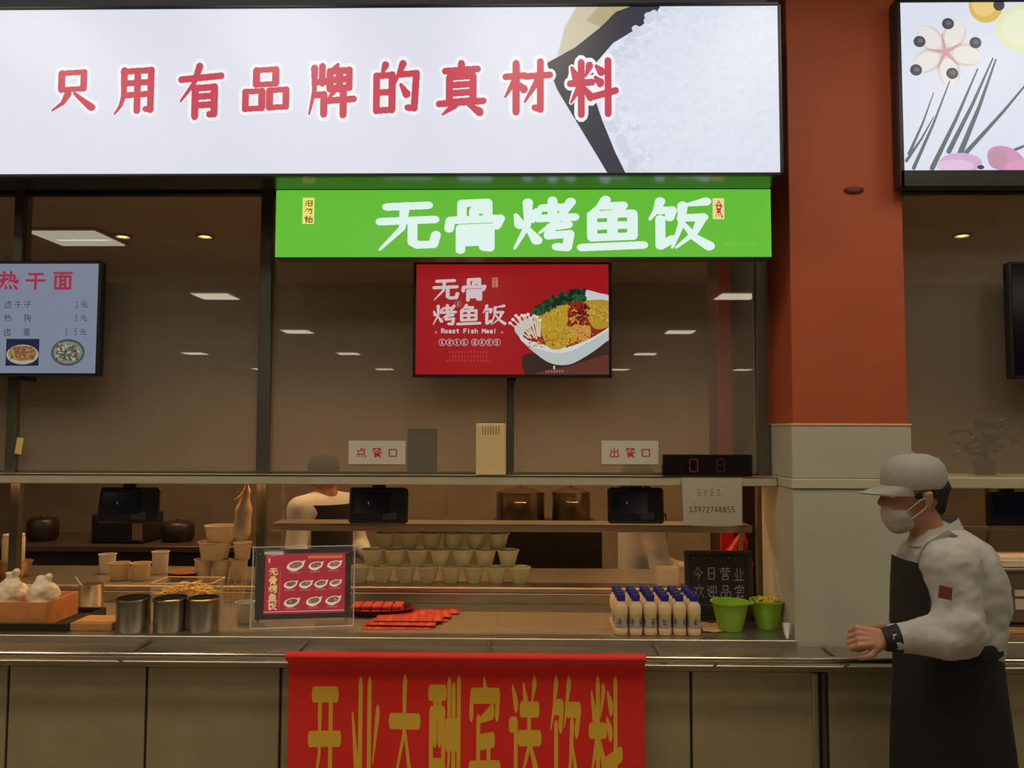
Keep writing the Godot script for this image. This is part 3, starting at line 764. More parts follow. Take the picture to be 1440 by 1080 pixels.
func word_card(s: String) -> ImageTexture:
	var p := Pic.new(480, 200, rgb(206, 200, 190))
	for i in 3: p.glyph(G[s[i]], 62 + i * 134, 58, 90, 84, 11, rgb(186, 44, 44))
	return p.tex()

func phone_paper_picture() -> Pic:
	var p := Pic.new(520, 400, rgb(178, 168, 150))
	scribble(p, 4, 120, 92, 48, 60, 58, rgb(132, 120, 106), 12)
	scribble(p, 1, 90, 190, 30, 18, 30, rgb(150, 140, 124)); scribble(p, 1, 300, 190, 30, 18, 30, rgb(150, 140, 124))
	write(p, "13972748855", 56, 238, 50, 50, Vector2(37, 0), 12, rgb(58, 52, 48))
	return p

func chalk_picture() -> Pic:
	var p := Pic.new(512, 470, rgb(40, 30, 26))
	var c := rgb(176, 164, 152)
	for i in 4:
		p.glyph(G["今日营业"[i]], 26 + i * 118, 92 + (8 if i == 3 else 0), 96, 100, 5.5, c, 0.04)
		p.glyph(G["欢迎品尝"[i]], 26 + i * 118, 226, 96, 104, 5.5, c, 0.04)
	for i in 9: p.ell(40 + i * 52, 30 + 8 * sin(i * 2.0), 9, 5, rgb(92, 78, 66), i)
	p.line([Vector2(60, 376), Vector2(200, 382)], 4, 0, rgb(120, 104, 92), Vector2.ZERO, Vector2.ONE)
	return p

func flyer_picture() -> Pic:
	var p := Pic.new(360, 240, rgb(176, 36, 28))
	for r in 8: scribble(p, 15, 12, 12 + r * 28, 18, 18, 23, [rgb(226, 150, 60), rgb(214, 110, 56), rgb(190, 70, 40)][r % 3], 15)
	return p

func bottle_label_picture() -> Pic:
	var p := Pic.new(256, 128, rgb(172, 160, 142))
	p.rect(0, 0, 256, 26, rgb(186, 176, 96))
	for i in 4:
		scribble(p, 1, 10 + i * 64, 40, 40, 56, 10, [rgb(96, 62, 66), rgb(70, 62, 84)][i % 2], 16)
		scribble(p, 3, 8 + i * 64, 104, 12, 12, 15, rgb(110, 90, 80), 16)
	return p

func _ready() -> void:
	rng.seed = 7
	# ---------- camera, surroundings, exposure ----------
	var cam := Camera3D.new()
	cam.name = "camera"
	add_child(cam)
	cam.transform = Transform3D(cam_basis, EYE)
	cam.fov = rad_to_deg(2.0 * atan(540.0 / F))
	cam.near = 0.05; cam.far = 100.0
	cam.current = true
	var we := WorldEnvironment.new()
	we.name = "surroundings"
	var env := Environment.new()
	env.background_mode = Environment.BG_COLOR
	env.background_color = Color.BLACK
	env.tonemap_mode = Environment.TONE_MAPPER_LINEAR
	env.tonemap_exposure = 1.0
	env.sdfgi_enabled = true; env.ssao_enabled = true; env.ssil_enabled = true
	we.environment = env
	add_child(we)
	# ---------- lamps of the hall and of the kitchen ----------
	var hall_white := Color(1.0, 0.94, 0.83)
	var warm := Color(1.0, 0.77, 0.52)
	hall_ceiling(hall_white)
	kitchen_ceiling(warm)
	materials()
	building()
	signs()
	counter()
	screens_and_cards()
	counter_goods()
	back_goods()
	right_stall()
	customer()
	workers()

const HALL_LAMP := 5.5
const STRIP_LAMP := 9.0
const KITCHEN_LAMP := 1.25

func hall_ceiling(c: Color) -> void:
	var ce := setting("ceiling", "pale grey ceiling of the food hall with square light panels")
	part(ce, "ceiling_slab", ext(-11, 11, 3.79, 3.9, -3.62, 25), mat(rgb(150, 140, 126), 0.9))
	var fr := blk(Vector3.ZERO, Vector3(0.62, 0.03, 0.62))
	var df := blk(Vector3.ZERO, Vector3(0.56, 0.012, 0.56))
	var gm := glow_plain(c, 1.6)
	var fm := mat(rgb(210, 206, 198), 0.5)
	for z in [0.9, 4.8, 9.2, 14.0, 19.5]:
		for x in [-8.9, -4.75, -0.8, 3.2, 7.3]:
			part(ce, "light_panel_frame", fr, fm, Vector3(x, 3.775, z))
			part(ce, "light_panel", df, gm, Vector3(x, 3.757, z))
			area("panel_lamp", Vector3(x, 3.745, z), Vector2(0.56, 0.56), Vector3.DOWN, HALL_LAMP, c, ce)
	for z in [-1.4, -2.2]:  # extra panel rows out of view, added to light the counter more strongly
		for k in 9:
			var x := -5.0 + k * 1.25
			part(ce, "light_panel_frame", fr, fm, Vector3(x, 3.775, z))
			part(ce, "light_panel", df, gm, Vector3(x, 3.757, z))
			area("panel_lamp", Vector3(x, 3.745, z), Vector2(0.56, 0.56), Vector3.DOWN, HALL_LAMP, c, ce)

func kitchen_ceiling(warm: Color) -> void:
	var ce := setting("ceiling", "kitchen ceiling with warm downlights")
	part(ce, "ceiling_slab", ext(-4.5, 4.5, 2.96, 3.2, -6.8, -3.62), mat(rgb(222, 210, 194), 0.9))
	var ring := MB.new().lathe([Vector2(0.042, 0.02), Vector2(0.042, 0), Vector2(0.062, 0), Vector2(0.06, 0.02)], Vector3.ZERO, 24).done()
	var bulb := MB.new().lathe([Vector2(0.0, 0.004), Vector2(0.024, 0.006), Vector2(0.04, 0.018), Vector2(0.0, 0.019)], Vector3.ZERO, 20).done()
	var bm := glow_plain(Color(1.0, 0.86, 0.58), 5.0)
	var fm := mat(rgb(190, 176, 150), 0.5)
	part(ce, "light_panel_frame", blk(Vector3.ZERO, Vector3(0.46, 0.02, 0.42)), fm, Vector3(-2.87, 2.95, -5.0))
	part(ce, "light_panel", blk(Vector3.ZERO, Vector3(0.42, 0.012, 0.38)), glow_plain(Color(0.96, 0.93, 0.86), 0.9), Vector3(-2.87, 2.938, -5.0))
	area("kitchen_panel_lamp", Vector3(-2.87, 2.93, -5.0), Vector2(0.42, 0.38), Vector3.DOWN, 1.2, Color(1.0, 0.94, 0.84), ce)
	for x in [-2.58, -2.05, -0.95, -0.4, 0.6, 1.15, 2.2, 2.75]:
		part(ce, "downlight_ring", ring, fm, Vector3(x, 2.945, -5.0))
		part(ce, "downlight_bulb", bulb, bm, Vector3(x, 2.942, -5.0))
		var l := SpotLight3D.new()
		l.name = numbered("downlight_lamp")
		ce.add_child(l)
		l.position = Vector3(x, 2.94, -5.0)
		l.rotation.x = -PI / 2
		l.spot_angle = 70.0; l.spot_angle_attenuation = 0.5
		l.spot_range = 30.0
		l.light_energy = KITCHEN_LAMP; l.light_color = warm; l.light_size = 0.04
		l.shadow_enabled = true

func materials() -> void:
	M.steel = mottled(rgb(176, 168, 152), rgb(196, 188, 172), 0.34, 0.9, 0.9, 3)
	M.steel.uv1_scale = Vector3(0.6, 6.0, 6.0)
	M.bright_steel = mat(rgb(205, 196, 180), 0.2, 1.0)
	M.panel = mottled(rgb(172, 160, 126), rgb(186, 172, 136), 0.5, 0.7, 0.3, 5)
	M.frame = mat(rgb(120, 116, 106), 0.35, 0.8)
	M.dark_frame = mat(rgb(30, 31, 36), 0.35, 0.2)
	M.black = mat(rgb(20, 20, 24), 0.35)
	M.matte_black = mat(rgb(24, 22, 22), 0.75)
	M.casing = mat(rgb(70, 74, 80), 0.22, 0.85)
	M.shelf = mottled(rgb(186, 176, 148), rgb(200, 190, 164), 0.4, 1.2, 0.15, 8)
	M.white = mat(rgb(215, 210, 198), 0.6)
	M.cream = mat(rgb(214, 198, 162), 0.6)
	M.paper_bowl = mat(rgb(208, 196, 172), 0.55)
	M.wood = mottled(rgb(168, 116, 62), rgb(198, 146, 86), 0.55, 3.0, 0.0, 11)
	M.wood.uv1_scale = Vector3(2, 14, 14)
	var g := mat(Color(rgb(152, 142, 128), 0.37), 0.012)
	g.transparency = BaseMaterial3D.TRANSPARENCY_ALPHA
	g.metallic_specular = 0.62
	M.glass = g
	var a := mat(Color(1, 1, 1, 0.03), 0.03)
	a.transparency = BaseMaterial3D.TRANSPARENCY_ALPHA
	M.acrylic = a

# level heights and planes, read once from the photograph
var CT := 0.0        # countertop
var TR := 0.0        # tray slide
var BW := 0.0        # back worktop
var SH := 0.0        # top of the serving shelf
var LB := 0.0        # underside of the big lightbox
var PL := 0.0        # pillar left and right
var PR := 0.0
const XL := -3.3
const XR := 3.4

func building() -> void:
	CT = at(720, 898, 3.30).y
	TR = CT - 0.028
	BW = at(720, 826, 3.95).y
	SH = at(560, 669, 3.5).y
	LB = at(600, 245, 3.1).y
	PL = at(1113, 450, 3.33).x
	PR = at(1274, 450, 3.33).x
	part(setting("floor", "floor of the food hall"), "floor_slab", ext(-11, 11, -0.12, 0, -6.8, 25), mottled(rgb(150, 140, 124), rgb(166, 156, 140), 0.4, 0.3))
	var wm := mottled(rgb(128, 108, 84), rgb(142, 122, 96), 0.9, 0.3, 0.0, 4)
	var w := setting("wall_rear", "far wall of the hall")
	part(w, "wall_slab", ext(-11, 11, 0, 3.9, 25, 25.2), wm)
	w = setting("wall_left", "side wall of the hall")
	part(w, "wall_slab", ext(-11.2, -11, 0, 3.9, -3.62, 25), wm)
	w = setting("wall_right", "side wall of the hall")
	part(w, "wall_slab", ext(11, 11.2, 0, 3.9, -3.62, 25), wm)
	w = setting("wall_front", "wall beside the food stalls")
	part(w, "wall_slab", ext(-11, -4.5, 0, 3.8, -3.8, -3.62), wm)
	part(w, "wall_slab", ext(4.5, 11, 0, 3.8, -3.8, -3.62), wm)
	w = setting("wall_kitchen", "brown kitchen wall behind the stalls")
	var km := mottled(rgb(116, 106, 94), rgb(130, 120, 108), 0.8, 0.5, 0.0, 6)
	part(w, "wall_slab", ext(-4.5, 4.5, 0, 3.2, -6.9, -6.7), km)
	part(w, "brightened_upper_wall", ext(-4.5, 4.5, 1.28, 2.96, -6.7, -6.68), mottled(rgb(158, 148, 136), rgb(172, 162, 150), 0.7, 0.5, 0.0, 16))  # paler layer added so the view through the upper glass is brighter
	part(w, "wall_slab", ext(-4.7, -4.5, 0, 3.2, -6.9, -3.8), km)
	part(w, "wall_slab", ext(4.5, 4.7, 0, 3.2, -6.9, -3.8), km)
	# dark bulkhead that carries the lightboxes
	var b := setting("trim_bulkhead", "dark slate bulkhead above the stall signs")
	part(b, "bulkhead_slab", ext(-4.5, PL - 0.1, LB + 0.12, 3.79, -3.62, -3.272), mat(rgb(90, 95, 116), 0.6))
	part(b, "bulkhead_slab", ext(PL - 0.1, PL, LB + 0.12, 3.79, -3.62, -3.4), mat(rgb(90, 95, 116), 0.6))
	part(b, "bulkhead_slab", ext(PR, 4.5, LB + 0.1, 3.79, -3.62, -3.32), mat(rgb(90, 95, 116), 0.6))
	# pillar: orange above, white facing below, strip between
	var p := setting("pillar", "orange pillar with white lower facing between the two stalls")
	var mid := at(1190, 597, 3.33).y
	part(p, "orange_shaft", ext(PL, PR, mid, 3.79, -3.76, -3.335), mottled(rgb(170, 76, 40), rgb(178, 82, 44), 0.6, 0.8, 0.0, 9))
	var wp := mottled(rgb(176, 174, 156), rgb(186, 183, 166), 0.55, 0.6, 0.0, 12)
	var sy := at(1190, 680, 3.33).y
	part(p, "white_facing", ext(PL - 0.008, PR + 0.008, sy + 0.02, mid, -3.765, -3.326), wp)
	part(p, "white_facing", ext(PL - 0.008, PR + 0.008, 0.02, sy - 0.022, -3.765, -3.326), wp)
	part(p, "cover_strip", ext(PL - 0.014, PR + 0.014, sy - 0.021, sy + 0.019, -3.765, -3.318), mat(rgb(192, 184, 160), 0.45))
	part(p, "cover_strip", ext(PL - 0.012, PR + 0.012, mid - 0.006, mid + 0.004, -3.765, -3.322), mat(rgb(200, 176, 130), 0.5))
	var fit := thing("ceiling_sensor", "small dark red fitting on the orange pillar", "fitting", at(1201, 267, 3.33))
	part(fit, "cover", MB.new().lathe([Vector2(0.0, 0.012), Vector2(0.03, 0.01), Vector2(0.042, 0.0), Vector2(0.042, -0.006), Vector2(0, -0.006)], Vector3.ZERO, 20, Basis(Vector3.RIGHT, PI / 2), Vector2(1.0, 0.34)).done(), mat(rgb(96, 36, 28), 0.5))
	# glazed fronts
	var top := LB + 0.12
	var posts := [[22, 14, 0], [373, 17, 1], [718, 11, 1], [1073, 20, 1]]
	for k in 4:
		var wn := setting("window_%d" % (k + 1), ["glazed bay at the photo's edge", "brown glazed bay with downlights mirrored in it", "brown glazed bay behind the order sign", "brown glazed bay behind the pick-up sign"][k])
		var x0: float = XL if k == 0 else at(posts[k - 1][0] + posts[k - 1][1] / 2.0, 460, 3.6).x
		var x1: float = at(posts[k][0] - posts[k][1] / 2.0, 460, 3.6).x
		part(wn, "pane", ext(x0 + 0.002, x1 - 0.002, SH, top - 0.04, -3.626, -3.618, 0.0005), M.glass)
		part(wn, "head_rail", ext(x0, x1, top - 0.05, top, -3.64, -3.6), M.dark_frame)
		part(wn, "sill_bead", ext(x0, x1, SH, SH + 0.012, -3.632, -3.612), M.frame)
		var pw := x1 + (posts[k][1] as float) / F * 3.6
		part(wn, "mullion", ext(x1, pw if k < 3 else PL - 0.02, SH, top, -3.66, -3.592), M.frame)
		if k != 2:
			var cx := at([22, 368, 0, 1070][k], 750, 3.84).x
			part(wn, "lower_post", ext(cx - 0.022, cx + 0.022, CT + 0.001, at(560, 682, 3.5).y - 0.001, -3.86, -3.82, 0.003), M.frame)
	# window of the neighbouring stall
	var wr := setting("window_5", "brown glazed front of the neighbouring stall beside the pillar")
	part(wr, "pane", ext(PR + 0.03, XR, SH, top - 0.04, -3.626, -3.618, 0.0005), M.glass)
	part(wr, "head_rail", ext(PR + 0.01, XR, top - 0.05, top - 0.021, -3.64, -3.6), M.dark_frame)
	part(wr, "mullion", ext(PR + 0.01, PR + 0.03, SH, top - 0.05, -3.65, -3.6), M.frame)

func signs() -> void:
	# big white lightbox
	var s := span(-200, 11, 1096, 245, 3.1)
	var c := Vector3((s[0] + s[1]) / 2, (s[2] + s[3]) / 2, -3.1)
	var w: float = s[1] - s[0]
	var h: float = s[3] - s[2]
	var t := thing("lightbox_sign", "long white backlit sign with red lettering and a spoon of salt", "sign", c)
	part(t, "casing", blk(Vector3(0, 0, -0.088), Vector3(w + 0.02, h + 0.02, 0.165), 0.006), M.casing)
	part(t, "lit_face", face(w, h), glow(big_sign_picture().tex(), 0.92), Vector3(0, 0, -0.001))
	for e in [[0, h / 2 + 0.004, w + 0.02, 0.012], [0, -h / 2 - 0.004, w + 0.02, 0.012], [w / 2 + 0.004, 0, 0.012, h + 0.02]]:
		part(t, "edge_profile", blk(Vector3(e[0], e[1], 0.0), Vector3(e[2], e[3], 0.014), 0.002), M.dark_frame)
	area("lightbox_lamp", c + Vector3(0, 0, 0.02), Vector2(w, h), Vector3.BACK, 0.5, Color(0.94, 0.95, 1.0))
	# green fascia sign
	s = span(387, 266, 1085, 362, 3.275)
	c = Vector3((s[0] + s[1]) / 2, (s[2] + s[3]) / 2, -3.275)
	w = s[1] - s[0]; h = s[3] - s[2]
	t = thing("fascia_sign", "green backlit sign with five bold white characters", "sign", c)
	part(t, "casing", blk(Vector3(0, 0, -0.052), Vector3(w, h, 0.1), 0.004), mat(rgb(60, 96, 44), 0.4))
	part(t, "lit_face", face(w - 0.004, h - 0.004), glow(green_sign_picture().tex(), 0.95), Vector3(0, 0, -0.001))
	area("fascia_lamp", c + Vector3(0, 0, 0.012), Vector2(w, h), Vector3.BACK, 0.22, Color(0.42, 0.85, 0.25))
	# neighbour's lightbox with flowers
	s = span(1268, 3, 1525, 239, 3.262)
	c = Vector3((s[0] + s[1]) / 2, (s[2] + s[3]) / 2, -3.262)
	w = s[1] - s[0]; h = s[3] - s[2]
	t = thing("flower_lightbox", "white backlit poster with a flower and dark leaves, beside the orange pillar", "sign", c)
	part(t, "casing", blk(Vector3(0, -0.026, -0.03), Vector3(w + 0.034, h + 0.088, 0.055), 0.004), mat(rgb(52, 46, 46), 0.35, 0.3))
	part(t, "lit_face", face(w, h), glow(flower_picture().tex(), 0.92), Vector3(0, 0, -0.001))
	for e in [[0, h / 2 + 0.008, w + 0.034, 0.016], [0, -h / 2 - 0.036, w + 0.034, 0.068], [-w / 2 - 0.008, -0.026, 0.017, h + 0.088]]:
		part(t, "edge_profile", blk(Vector3(e[0], e[1], 0.0), Vector3(e[2], e[3], 0.014), 0.002), M.dark_frame)
	area("flower_lamp", c + Vector3(0, 0, 0.02), Vector2(w, h), Vector3.BACK, 0.5, Color(0.94, 0.95, 1.0))

func counter() -> void:
	var front := -3.11
	var c := thing("serving_counter", "long stainless steel serving counter with panelled front and tray slide", "counter", Vector3.ZERO)
	# body, plinth and panels of the front
	part(c, "body", ext(XL, XR, 0.1, TR - 0.03, -3.31, front - 0.012), mat(rgb(70, 62, 48), 0.6))
	part(c, "plinth", ext(XL, XR, 0.0, 0.1, -3.28, front - 0.06), M.matte_black)
	var joints := [-410, -200, 10, 205, 394, 588, 780, 972, 1146, 1400, 1640]
	var ptop := at(720, 942, 3.11).y
	for i in joints.size() - 1:
		var x0 := at(joints[i] + 2, 1000, 3.11).x
		var x1 := at(joints[i + 1] - 2, 1000, 3.11).x
		if joints[i] == 1146: x0 = at(1166, 1000, 3.11).x
		part(c, "front_panel", ext(maxf(x0, XL), minf(x1, XR), 0.11, ptop, front - 0.012, front, 0.002), M.panel)
	part(c, "front_post", ext(at(1143, 1000, 3.1).x, at(1151, 1000, 3.1).x, 0.05, ptop, front - 0.012, front + 0.014, 0.003), M.steel)
	part(c, "front_post", ext(at(1157, 1000, 3.1).x, at(1163, 1000, 3.1).x, 0.05, ptop, front - 0.012, front + 0.004, 0.003), M.frame)
	part(c, "front_beam", ext(XL, XR, ptop + 0.003, TR - 0.009, front - 0.02, front + 0.01, 0.003), M.panel)
	# tray slide, its brackets, the rail
	part(c, "tray_slide", ext(XL, XR, TR - 0.008, TR, -3.31, -3.045, 0.002), M.steel)
	for px in [[160, 182], [402, 428], [684, 684], [938, 930], [1196, 1176]]:
		var a := at(px[0], 920, 3.02)
		var b := at(px[1], 903, 3.29)
		part(c, "bracket", MB.new().tube([Vector3(a.x, TR + 0.008, -3.046), Vector3(a.x, TR + 0.008, -3.296)], 0.008, 6).done(), M.steel)
	var ry := at(720, 925, 2.985).y
	var rail := thing("counter_rail", "tubular steel rail along the front of the serving counter", "rail", Vector3.ZERO)
	for px in [-60, 160, 1010, 1196, 1480]: part(rail, "rail_bracket", MB.new().tube([Vector3(at(px, 926, 2.985).x, ry, -2.99), Vector3(at(px, 926, 2.985).x, TR - 0.002, -3.044)], 0.006, 8).done(), M.steel)
	part(rail, "tube", MB.new().tube([Vector3(XL, ry, -2.985), Vector3(XR, ry, -2.985)], 0.0125, 14).done(), M.bright_steel)
	# countertop on both sides of the pillar, upstand and back worktop
	for x in [[XL, PL - 0.01], [PR + 0.01, XR]]:
		part(c, "countertop", ext(x[0], x[1], CT - 0.03, CT, -3.95, -3.3, 0.003), M.steel)
		part(c, "upstand", ext(x[0], x[1], CT, BW - 0.03, -3.965, -3.945, 0.002), M.steel)
		part(c, "back_worktop", ext(x[0], x[1], BW - 0.03, BW, -4.5, -3.945, 0.006), M.steel)
		part(c, "inner_body", ext(x[0], x[1], 0.05, CT - 0.03, -4.45, -3.75, 0.003), M.matte_black)
	# warm metal plates let into the countertop
	for q in [[624, 698], [703, 851]]:
		var a := on(q[0], 868, CT)
		var b := on(q[1], 868, CT)
		var za := on(740, 884, CT).z
		var zb := on(740, 852, CT).z
		part(c, "food_well_cover", ext(a.x, b.x, CT, CT + 0.0012, zb, za, 0.0004), mat(rgb(196, 178, 148), 0.32, 0.85))
	# red banner over the rail
	var bl := at(399, 960, 2.96).x
	var br := at(910, 960, 2.96).x
	var bw := br - bl
	var bn := thing("red_banner", "red cloth banner with yellow characters hung over the counter rail", "banner", Vector3((bl + br) / 2, ry, -2.985))
	var rows := []
	var hem := []
	var drop := 0.66
	for i in 70:
		var k := i / 69.0
		var row := []
		for j in 41:
			var u := j / 40.0
			var z := lerpf(0.0165, -0.034, smoothstep(0.0, 0.045, k * drop)) + 0.006 * sin(u * 17.0 + 1.0) * k + 0.004 * sin(u * 41.0) * k
			row.append(Vector3((u - 0.5) * bw, 0.002 - k * drop, z))
		rows.append(row)
	var bm := print_mat(banner_picture().tex(), 0.75)
	bm.rim_enabled = true; bm.rim = 0.2
	part(bn, "printed_cloth", MB.new().grid(rows).done(), bm)
	rows = []
	for i in 12:
		var a := PI * i / 11.0
		var row := []
		for j in 5: row.append(Vector3((j / 4.0 - 0.5) * bw, 0.0 + sin(a) * 0.0165, cos(a) * 0.0165))
		rows.append(row)
	for i in 4:
		var row := []
		for j in 5: row.append(Vector3((j / 4.0 - 0.5) * bw, -0.001 - i * 0.006, -0.0165))
		rows.append(row)
	part(bn, "rolled_edge", MB.new().grid(rows).done(), mat(rgb(240, 44, 34), 0.7))
	# serving shelf below the glass
	var s := thing("serving_shelf", "long pale shelf under the glazing of the green-signed stall", "shelf", Vector3(0, 0, 0))
	var sb := at(560, 682, 3.5).y
	part(s, "board", ext(XL, PL - 0.016, sb, SH, -3.86, -3.5, 0.004), M.shelf)
	part(s, "front_lip", ext(XL, PL - 0.016, SH - 0.005, SH + 0.002, -3.506, -3.498, 0.001), M.bright_steel)
	# warm light strip under the board
	var lx := (XL + PL) / 2 - 0.02
	var lw := PL - XL - 0.12
	var ls := thing("shelf_light_strip", "warm light strip fixed under the pale serving shelf", "lamp", Vector3.ZERO)
	part(ls, "diffuser", blk(Vector3(lx, sb - 0.006, -3.79), Vector3(lw, 0.012, 0.03), 0.002), glow_plain(Color(1.0, 0.74, 0.46), 1.5))
	area("shelf_strip_lamp", Vector3(lx, sb - 0.014, -3.79), Vector2(lw, 0.03), Vector3.DOWN, STRIP_LAMP, Color(1.0, 0.74, 0.46), ls)
	# lower pass shelf
	var p := thing("pass_shelf", "narrow steel pass shelf below the pale serving shelf", "shelf", Vector3.ZERO)
	var py := at(720, 738, 4.0).y
	var pb := at(720, 748, 4.0).y
	var x0 := at(380, 742, 4.0).x
	var x1 := at(1058, 742, 4.0).x
	part(p, "board", ext(x0, x1, pb, py, -4.2, -4.0, 0.003), M.steel)
	part(p, "front_edge", ext(x0, x1, py - 0.006, py + 0.002, -4.004, -3.996, 0.001), M.bright_steel)
	for px in [384, 622, 1054]:
		var x := at(px, 760, 4.05).x
		part(p, "post", ext(x - 0.009, x + 0.009, BW, sb + 0.02, -4.22, -4.2, 0.002), M.steel)

func screen(called: String, label: String, px: Array, d: float, m: Material, arm: bool) -> void:
	var s := span(px[0], px[1], px[2], px[3], d)
	var w: float = s[1] - s[0]
	var h: float = s[3] - s[2]
	var t := thing(called, label, "screen", Vector3((s[0] + s[1]) / 2, (s[2] + s[3]) / 2, -d))
	part(t, "housing", blk(Vector3(0, 0, -0.027), Vector3(w, h, 0.045), 0.006), M.black)
	for e in [[0, h / 2 - 0.006, w, 0.012], [0, -h / 2 + 0.007, w, 0.014], [w / 2 - 0.006, 0, 0.012, h], [-w / 2 + 0.006, 0, 0.012, h]]:
		part(t, "bezel", blk(Vector3(e[0], e[1], -0.004), Vector3(e[2], e[3], 0.014), 0.003), M.black)
	part(t, "display", face(w - 0.02, h - 0.022), m, Vector3(0, 0, -0.0035))
	if arm:
		part(t, "wall_arm", blk(Vector3(0, -h / 2 - 0.004, -0.07), Vector3(0.035, 0.03, 0.09), 0.004), M.dark_frame)
		part(t, "mount_plate", blk(Vector3(0, 0, -0.062), Vector3(0.2, 0.2, 0.03), 0.004), M.dark_frame)

func screens_and_cards() -> void:
	screen("menu_screen", "screen showing a red poster of a fish dish below the green sign", [581, 368, 860, 531], 3.46, glow(dish_picture().tex(), 0.78, 0.2), true)
	screen("price_screen", "pale blue noodle price screen cut by the photo's edge", [-84, 367, 140, 529], 3.46, glow(noodle_menu_picture().tex(), 0.62, 0.2), true)
	screen("dark_screen", "switched-off black screen at the neighbouring stall", [1421, 368, 1660, 533], 3.46, mat(rgb(14, 15, 26), 0.15), true)
	var hk := at(11, 364, 3.48)
	var pts := []
	for i in 13:
		var a := PI * i / 12.0
		pts.append(hk + Vector3(cos(a) * 0.009, sin(a) * 0.014 - 0.004, 0))
	var hook := thing("wire_hook", "small wire loop above the noodle price screen", "hook", Vector3.ZERO)
	part(hook, "loop", MB.new().tube(pts, 0.0018, 6).done(), M.black)
	# cards on the glass
	for c in [["点餐口", 490, 570, "white card with red characters taped to the glass beside the dark tablet"], ["出餐口", 846, 926, "white card with red characters taped to the glass beside the number display"]]:
		var s := span(c[1], 620, c[2], 653, 3.612)
		var t := thing("counter_card", c[3], "card", Vector3((s[0] + s[1]) / 2, (s[2] + s[3]) / 2, -3.613))
		var w: float = s[1] - s[0]
		var h: float = s[3] - s[2]
		part(t, "sheet", blk(Vector3(0, 0, -0.0025), Vector3(w, h, 0.004), 0.0008), M.white)
		part(t, "print", face(w - 0.002, h - 0.002), print_mat(word_card(c[0]), 0.5), Vector3(0, 0, 0.0003))
	# cream box of napkins and dark tablet on the shelf
	var s := span(669, 596, 711, 667, 3.53)
	var t := thing("napkin_box", "tall cream box standing on the serving shelf against the middle mullion", "box", Vector3((s[0] + s[1]) / 2, SH + 0.002, -3.56))
	var w: float = s[1] - s[0]
	var h: float = s[3] - SH
	part(t, "carton", blk(Vector3(0, h / 2, 0), Vector3(w, h, 0.055), 0.005), mat(rgb(222, 196, 142), 0.6))
	for i in 7: part(t, "slot", blk(Vector3((i - 3) * 0.012, h * 0.86, 0.028), Vector3(0.004, h * 0.16, 0.003), 0.0008), mat(rgb(150, 122, 84), 0.7))
	s = span(573, 604, 615, 668, 3.72)
	t = thing("dark_tablet", "dark blue-black tablet standing behind the glass beside the order card", "tablet", Vector3((s[0] + s[1]) / 2, SH, -3.72))
	h = s[3] - SH
	part(t, "screen", blk(Vector3(0, h / 2 + 0.004, 0), Vector3(s[1] - s[0], h, 0.02), 0.004), mat(rgb(18, 24, 32), 0.2))
	part(t, "foot", blk(Vector3(0, 0.004, -0.03), Vector3(0.08, 0.008, 0.09), 0.002), M.black)
	# number display
	s = span(932, 640, 1058, 669, 3.52)
	w = s[1] - s[0]; h = s[3] - SH
	t = thing("number_display", "black number display with faint red digits on the serving shelf", "display", Vector3((s[0] + s[1]) / 2, SH + 0.002, -3.54))
	part(t, "case", blk(Vector3(0, h / 2, 0), Vector3(w, h, 0.05), 0.004), mat(rgb(20, 15, 14), 0.25))
	for d in [["0", 969, 984], ["8", 1007, 1022]]:
		var x0 := at(d[1], 655, 3.515).x - t.position.x
		var mb := MB.new()
		var dm := glow_plain(rgb(150, 26, 32), 0.3 if d[0] == "0" else 0.07)
		dm.albedo_color = rgb(30, 12, 12)
		var on_segments := [0, 1, 2, 3, 4, 5] if d[0] == "0" else [0, 1, 2, 3, 4, 5, 6]
		for g in on_segments:
			var q: Array = [[0, 1, 1, 0], [1, 0.5, 0, 1], [1, -0.5, 0, 1], [0, -1, 1, 0], [-1, -0.5, 0, 1], [-1, 0.5, 0, 1], [0, 0, 1, 0]][g]
			mb.box(Vector3(x0 + 0.02 + q[0] * 0.017, h * 0.5 + q[1] * 0.027, 0.0255), Vector3(0.03 if q[2] == 1 else 0.005, 0.024 if q[3] == 1 else 0.005, 0.002), 0.0005)
		part(t, "digit", mb.done(), dm)
	# phone number sheet hanging from the shelf
	s = span(959, 672, 1044, 740, 3.49)
	w = s[1] - s[0]; h = s[3] - s[2]
	t = thing("phone_sheet", "white paper with a printed phone number hanging from the serving shelf", "paper", Vector3((s[0] + s[1]) / 2, s[3], -3.493))
	var rows := []
	for i in 9:
		var row := []
		for j in 9:
			var u := j / 8.0 - 0.5
			var k := i / 8.0
			row.append(Vector3(u * w * (1.0 - 0.04 * k), -k * h + 0.006 * u * u * 4.0 * k, 0.004 * sin(k * 3.0) + 0.008 * k * u * u * 4.0))
		rows.append(row)
	part(t, "sheet", MB.new().grid(rows).done(), print_mat(phone_paper_picture().tex(), 0.7))
	var nt := thing("yellow_note", "small yellow paper slip stuck to the post below the noodle price screen", "note", at(27, 627, 3.588))
	part(nt, "slip", MB.new().box(Vector3(0, 0, 0), Vector3(0.03, 0.075, 0.003), 0.0005, Basis(Vector3.BACK, -0.12)).done(), mat(rgb(214, 190, 110), 0.6))
	# payment terminals under the shelf
	var sb := at(560, 682, 3.5).y
	var tl := ["black payment terminal under the shelf above the steel canisters", "black payment terminal under the shelf above the pale green bowls", "black payment terminal under the shelf above the blue-capped bottles"]
	var tx := [[136, 221], [490, 573], [855, 934]]
